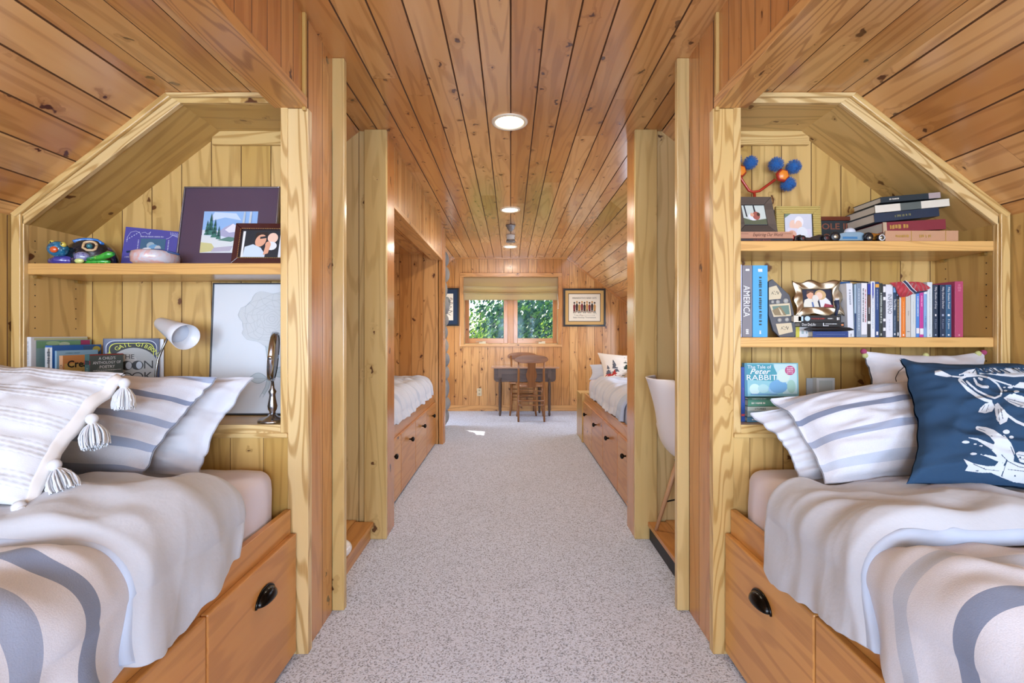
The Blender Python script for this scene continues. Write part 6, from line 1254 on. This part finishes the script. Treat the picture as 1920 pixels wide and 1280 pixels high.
# ------------ left bookcase, top shelf
fr = Fr((px2x(331, 1.82), 1.815, ZL1+.001), (1, 0, 0), (0, .16, 1), (0, -1, .16)); plum = mat('plum_mat', '#4E3C50', .5, coat=.5)
root, h = framed('framed_picture', fr, .385, .338, None, .006, .016, mat('frame_pewter', '#8E8A8E', .3, .8), 'watercolour of a snowy mountain in a wide plum mat, left top shelf', 'picture', mm=plum)
m = MB(); x0, y0, x1, y1 = .090, .062, .305, .234; Wq, Hq = x1-x0, y1-y0; pp = lambda L: [(x0+a*Wq, y0+b*Hq) for a, b in L]
m.poly(fr, pp([(0, 0), (1, 0), (1, 1), (0, 1)]), h, mat('wc_paper', '#D4DDE6', .7))
wc2 = lambda c: mat('wc_'+c, c, .7)
for k, (L, c) in enumerate([([(0, .55), (1, .5), (1, 1), (0, 1)], '#8FB4E0'), ([(.1, .75), (.4, .85), (.7, .78), (.6, .95), (.2, .98)], '#C4D6EC'), ([(.25, .45), (.42, .62), (.55, .70), (.62, .66), (.8, .5), (.9, .42), (.5, .35)], '#A9A8C4'), ([(.42, .55), (.56, .70), (.68, .60), (.62, .5), (.5, .48)], '#E0DEEA'), ([(0, 0), (0, .42), (.25, .38), (.45, .30), (.75, .30), (1, .25), (1, 0)], '#D6DCDC'), ([(.0, .25), (.2, .22), (.3, .05), (.0, .0)], '#C8C48A'), ([(.3, .30), (.55, .26), (.7, .34), (.5, .38)], '#5C8478'), ([(.25, .12), (.6, .16), (.55, .04), (.2, .02)], '#B4B0C0'), ([(.70, .0), (.72, .25), (.85, .30), (.95, .1), (.9, 0)], '#9A9484'), ([(.6, .04), (.75, .12), (.78, .02), (.62, 0)], '#C8B45C'), ([(.72, .5), (.75, .98), (.78, .98), (.77, .5)], '#B8C4CC'), ([(.84, .45), (.86, .98), (.90, .98), (.88, .45)], '#C4CCD0')]): m.poly(fr, pp(L), h+.0003*(k+1), wc2(c))
for tx, by, ht in ((.16, .42, .50), (.10, .42, .34), (.24, .36, .42), (.32, .32, .30), (.70, .30, .35), (.78, .3, .25)):
    for q in range(4): yy = by+ht*q*.22; ww = .075*(1-q*.22)*ht/.5; m.poly(fr, pp([(tx-ww, yy), (tx+ww, yy), (tx, yy+ht*.4)]), h+.005, wc2('#2E5E58' if q % 2 else '#3E7468'))
m.build('watercolour', root)
maho = mat('frame_mahogany', '#3C1418', .25, coat=.6); fr = Fr((px2x(434, 1.715), 1.715, ZL1+.001), (1, .04, 0), (.0, .22, 1)); fr.n = Vector((.04, -1, .22)).normalized()
root, h = framed('photo_frame', fr, .206, .162, None, .024, .016, maho, 'dark mahogany photo frame with a gold bead line, right end of left top shelf', 'photo frame', paper=mat('photo_mat', '#2A2020', .6))
m = MB()
for k in range(24): a = .028+(.150/23)*k; m.ell(fr, a, .139, .0022, .0012, h+.008, gold, 8); m.ell(fr, a, .023, .0022, .0012, h+.008, gold, 8)
for k in range(17): b = .026+(.110/16)*k; m.ell(fr, .0225, b, .0012, .0022, h+.008, gold, 8)
m.build('bead_line', root)
photo(root, fr, .030, .028, .146, .106, dark, [('p', [(.0, 0), (.0, .97), (.06, .97), (.05, 0)], wh), ('p', [(.93, 0), (.94, .97), (1, .97), (1, 0)], wh), ('p', [(.30, .55), (.33, .92), (.62, .95), (.66, .70), (.5, .80)], mat('photo_blackhair', '#281C18', .6)), ('e', .46, .62, .13, .24, skin, -.4), ('p', [(.05, 0), (.08, .38), (.28, .48), (.48, .35), (.60, .12), (.60, 0)], mat('photo_tee', '#C2D2E2', .6)), ('p', [(.44, .68), (.62, .72), (.62, .80), (.44, .76)], dark), ('e', .76, .72, .13, .19, skin2), ('e', .74, .42, .14, .16, wh), ('p', [(.56, .08), (.68, .14), (.72, .42), (.60, .45)], skin), ('e', .66, .46, .07, .12, skin)], h)
pur = mat('frame_purple', '#4C4A9A', .45, coat=.2); fr = Fr((px2x(221, 1.79), 1.80, ZL1+.001), (1, .10, 0), (0, .16, 1)); fr.n = Vector((.10, -1, .16)).normalized()
root = empty('photo_frame', fr.pt(.1, 0, 0), 'purple photo frame painted with white vines and a sun, left top shelf', 'photo frame'); m = MB(); m.prism([(0, 0), (.214, 0), (.214, .150), (0, .168)], fr, -.010, 0, pur); m.build('frame', root, bev=.001)
photo(root, fr, .062, .058, .092, .062, mat('photo_teal', '#3E6480', .5), [('p', [(0, 0), (0, .3), (1, .2), (1, 0)], wh), ('e', .42, .55, .16, .22, mat('photo_gr', '#9CB0B8', .6)), ('e', .55, .40, .2, .22, mat('photo_bl', '#6A9AC0', .6)), ('e', .72, .35, .13, .2, mat('photo_skin3', '#B8BCC0', .6)), ('e', .30, .25, .2, .15, wh)], .001)
m = MB(); wp = mat('white_paint', '#C9CEE6', .6)
def ln(p, w=.0012): m.line(fr, p, w, .0008, wp)
ln([(.012, .105), (.012, .125), (.022, .145), (.04, .150), (.055, .143), (.062, .130)]); ln([(.062, .143), (.075, .146), (.085, .138), (.095, .148), (.09, .135)]); ln([(.150, .118), (.165, .124), (.178, .136), (.195, .128), (.208, .118)])
for k in range(7): ln([(.170+.004*k, .136-.001*k), (.168+.0065*k, .148-.001*k)])
for k in range(6): m.ell(fr, .012+.008*k, .115+.006*k, .003, .0015, .0008, wp, 8, .6)
marks(m, fr, .06, .145, .128, .005, wp, 5, h=.0008, wd=.35); marks(m, fr, .012, .05, .044, .006, wp, 6, h=.0008, wd=.3); marks(m, fr, .010, .055, .012, .008, wp, 7, h=.0008, wd=.3)
for x in (.054, .165): marks(m, Fr(fr.pt(x, .115), -fr.v, fr.u, fr.n), 0, .05, 0, .005, wp, 8, h=.0008, wd=.35)
m.build('painted_vines', root)
root = empty('clay_pot', (px2x(291, 1.72), 1.72, ZL1), 'pink and white marbled clay pot with a dark blue stick across it', 'pot'); mb_ = bpy.data.materials.new('marbled'); mb_.use_nodes = True; g = NG(mb_); co = g.n.new('ShaderNodeTexCoord'); nn_ = g.noise(co.outputs['Object'], 26, 3, .6, 1.5); g.l.new(g.mix(g.ramp(nn_, .35, .65), lin('#D8A8A0'), lin('#C9CCD6')), g.b.inputs['Base Color']); g.b.inputs['Roughness'].default_value = .3; g.b.inputs['Coat Weight'].default_value = .5
c = (px2x(291, 1.72), 1.722, ZL1); m = MB(); m.lathe([(.064, 0), (.074, .008), (.076, .03), (.072, .044), (.060, .049), (.0001, .050)], c, mb_, 36); m.build('bowl', root)
m = MB(); m.tube([P(238, 472, 1.70), P(262, 468.5, 1.69), P(300, 468, 1.69), P(336, 477, 1.70)], .0035, mat('stick_blue', '#24487C', .4), 8); m.build('stick', root)
# painted clay animals
def clay(n, a, b, c, s=30): 
    if n in MATS: return MATS[n]
    m = bpy.data.materials.new(n); m.use_nodes = True; g = NG(m); co = g.n.new('ShaderNodeTexCoord'); q = g.noise(co.outputs['Object'], s, 3, .6, .8); base = g.mix(g.ramp(q, .4, .52), lin(a), lin(b)); base = g.mix(g.ramp(g.noise(co.outputs['Object'], s*2.2, 2), .62, .68), base, lin(c)); g.l.new(base, g.b.inputs['Base Color']); g.b.inputs['Roughness'].default_value = .2; g.b.inputs['Coat Weight'].default_value = .8; MATS[n] = m; return m
root = empty('clay_turtle', (px2x(165, 1.76), 1.76, ZL1), 'glossy painted clay turtle with a blue head, yellow eyes and dark domed shell', 'figurine')
c = P(163, 478, 1.775); m = MB(); k = 24
def shellf(a, b):
    th = 2*PI*a; ph = PI/2*b; return Vector((px2x(163, 1.775)+.100*math.cos(th)*math.cos(ph)**.8, 1.79+.066*math.sin(th)*math.cos(ph)**.8, ZL1+.008+.098*math.sin(ph)))
m.grid(shellf, 40, 16, clay('clay_dark', '#15161C', '#1E2430', '#54466A', 26)); m.build('shell', root)
m = MB(); 
def onshell(px, py): 
    # point on the front of the dome for a direction in the picture
    best = None
    for i in range(60):
        for j in range(30):
            p = shellf(.5+i/120, j/30*.99); x, y = to_px(p); d = (x-px)**2+(y-py)**2
            if best is None or d < best[0]: best = (d, p)
    return best[1]+Vector((0, -.002, .001))
m.tube([onshell(*q) for q in [(138, 453), (146, 446), (158, 442), (172, 443), (184, 449), (193, 458)]], .006, mat('clay_blue', '#2E78C8', .2, coat=.8), 8)
m.tube([onshell(169+13*math.cos(t), 462+8.5*math.sin(t)) for t in [2*PI*i/16 for i in range(17)]], .0045, mat('clay_sand', '#D8B88C', .25, coat=.6), 8); m.ball(onshell(169, 462), .010, mat('clay_teal', '#24707A', .2, coat=.8), 10); m.build('shell_rings', root)
m = MB(); hc = P(109, 467, 1.72); m.ball(hc, .033, clay('clay_head', '#1C5A80', '#2478A0', '#7CC0D0', 40), 14, 1, .9, .88); m.build('head', root)
m = MB(); m.ball(P(101, 467.5, 1.695), .014, mat('clay_orange', '#E0602C', .25, coat=.8), 10, 1, .6, .85); m.build('snout', root)
for q in ((98, 455), (119, 458.5)): m = MB(); m.ball(P(*q, 1.712), .0095, mat('clay_yellow', '#E0CC58', .25, coat=.8), 10); m.ball(P(*q, 1.712)+Vector((.001, -.0085, .001)), .003, black, 6); m.build('eye', root)
m = MB(); m.tube([(px2x(95, 1.73), 1.73, ZL1+.014), (px2x(110, 1.73), 1.73, ZL1+.018), (px2x(138, 1.74), 1.74, ZL1+.018)], [.012, .019, .018], clay('clay_purple', '#403C90', '#4C48A4', '#8A8CD8', 40), 12); m.build('foot', root)
root = empty('clay_lizard', (px2x(175, 1.71), 1.71, ZL1), 'glossy green clay lizard with a pale speckled head in front of the turtle', 'figurine')
m = MB(); m.tube([(px2x(146, 1.71), 1.705, ZL1+.010), (px2x(165, 1.71), 1.71, ZL1+.011), (px2x(185, 1.71), 1.715, ZL1+.012), (px2x(205, 1.71), 1.71, ZL1+.010)], [.008, .011, .011, .005], clay('clay_green', '#2C9A34', '#3CB040', '#9CDC5C', 30), 10)
m.tube([(px2x(162, 1.70), 1.70, ZL1+.018), (px2x(186, 1.69), 1.695, ZL1+.024), (px2x(205, 1.69), 1.69, ZL1+.034), (px2x(213, 1.69), 1.69, ZL1+.036)], [.006, .010, .013, .006], clay('clay_green', '', '', ''), 10); m.build('body', root)
m = MB(); m.ball((px2x(154, 1.70), 1.70, ZL1+.026), .023, clay('clay_speck', '#5C5C98', '#8C90B8', '#D8D8E4', 60), 12, 1.15, .8, .85); m.ball((px2x(150, 1.69), 1.687, ZL1+.010), .013, mat('clay_cream', '#D4E08C', .25, coat=.8), 8, 1.3, .7, .7); m.build('head', root)
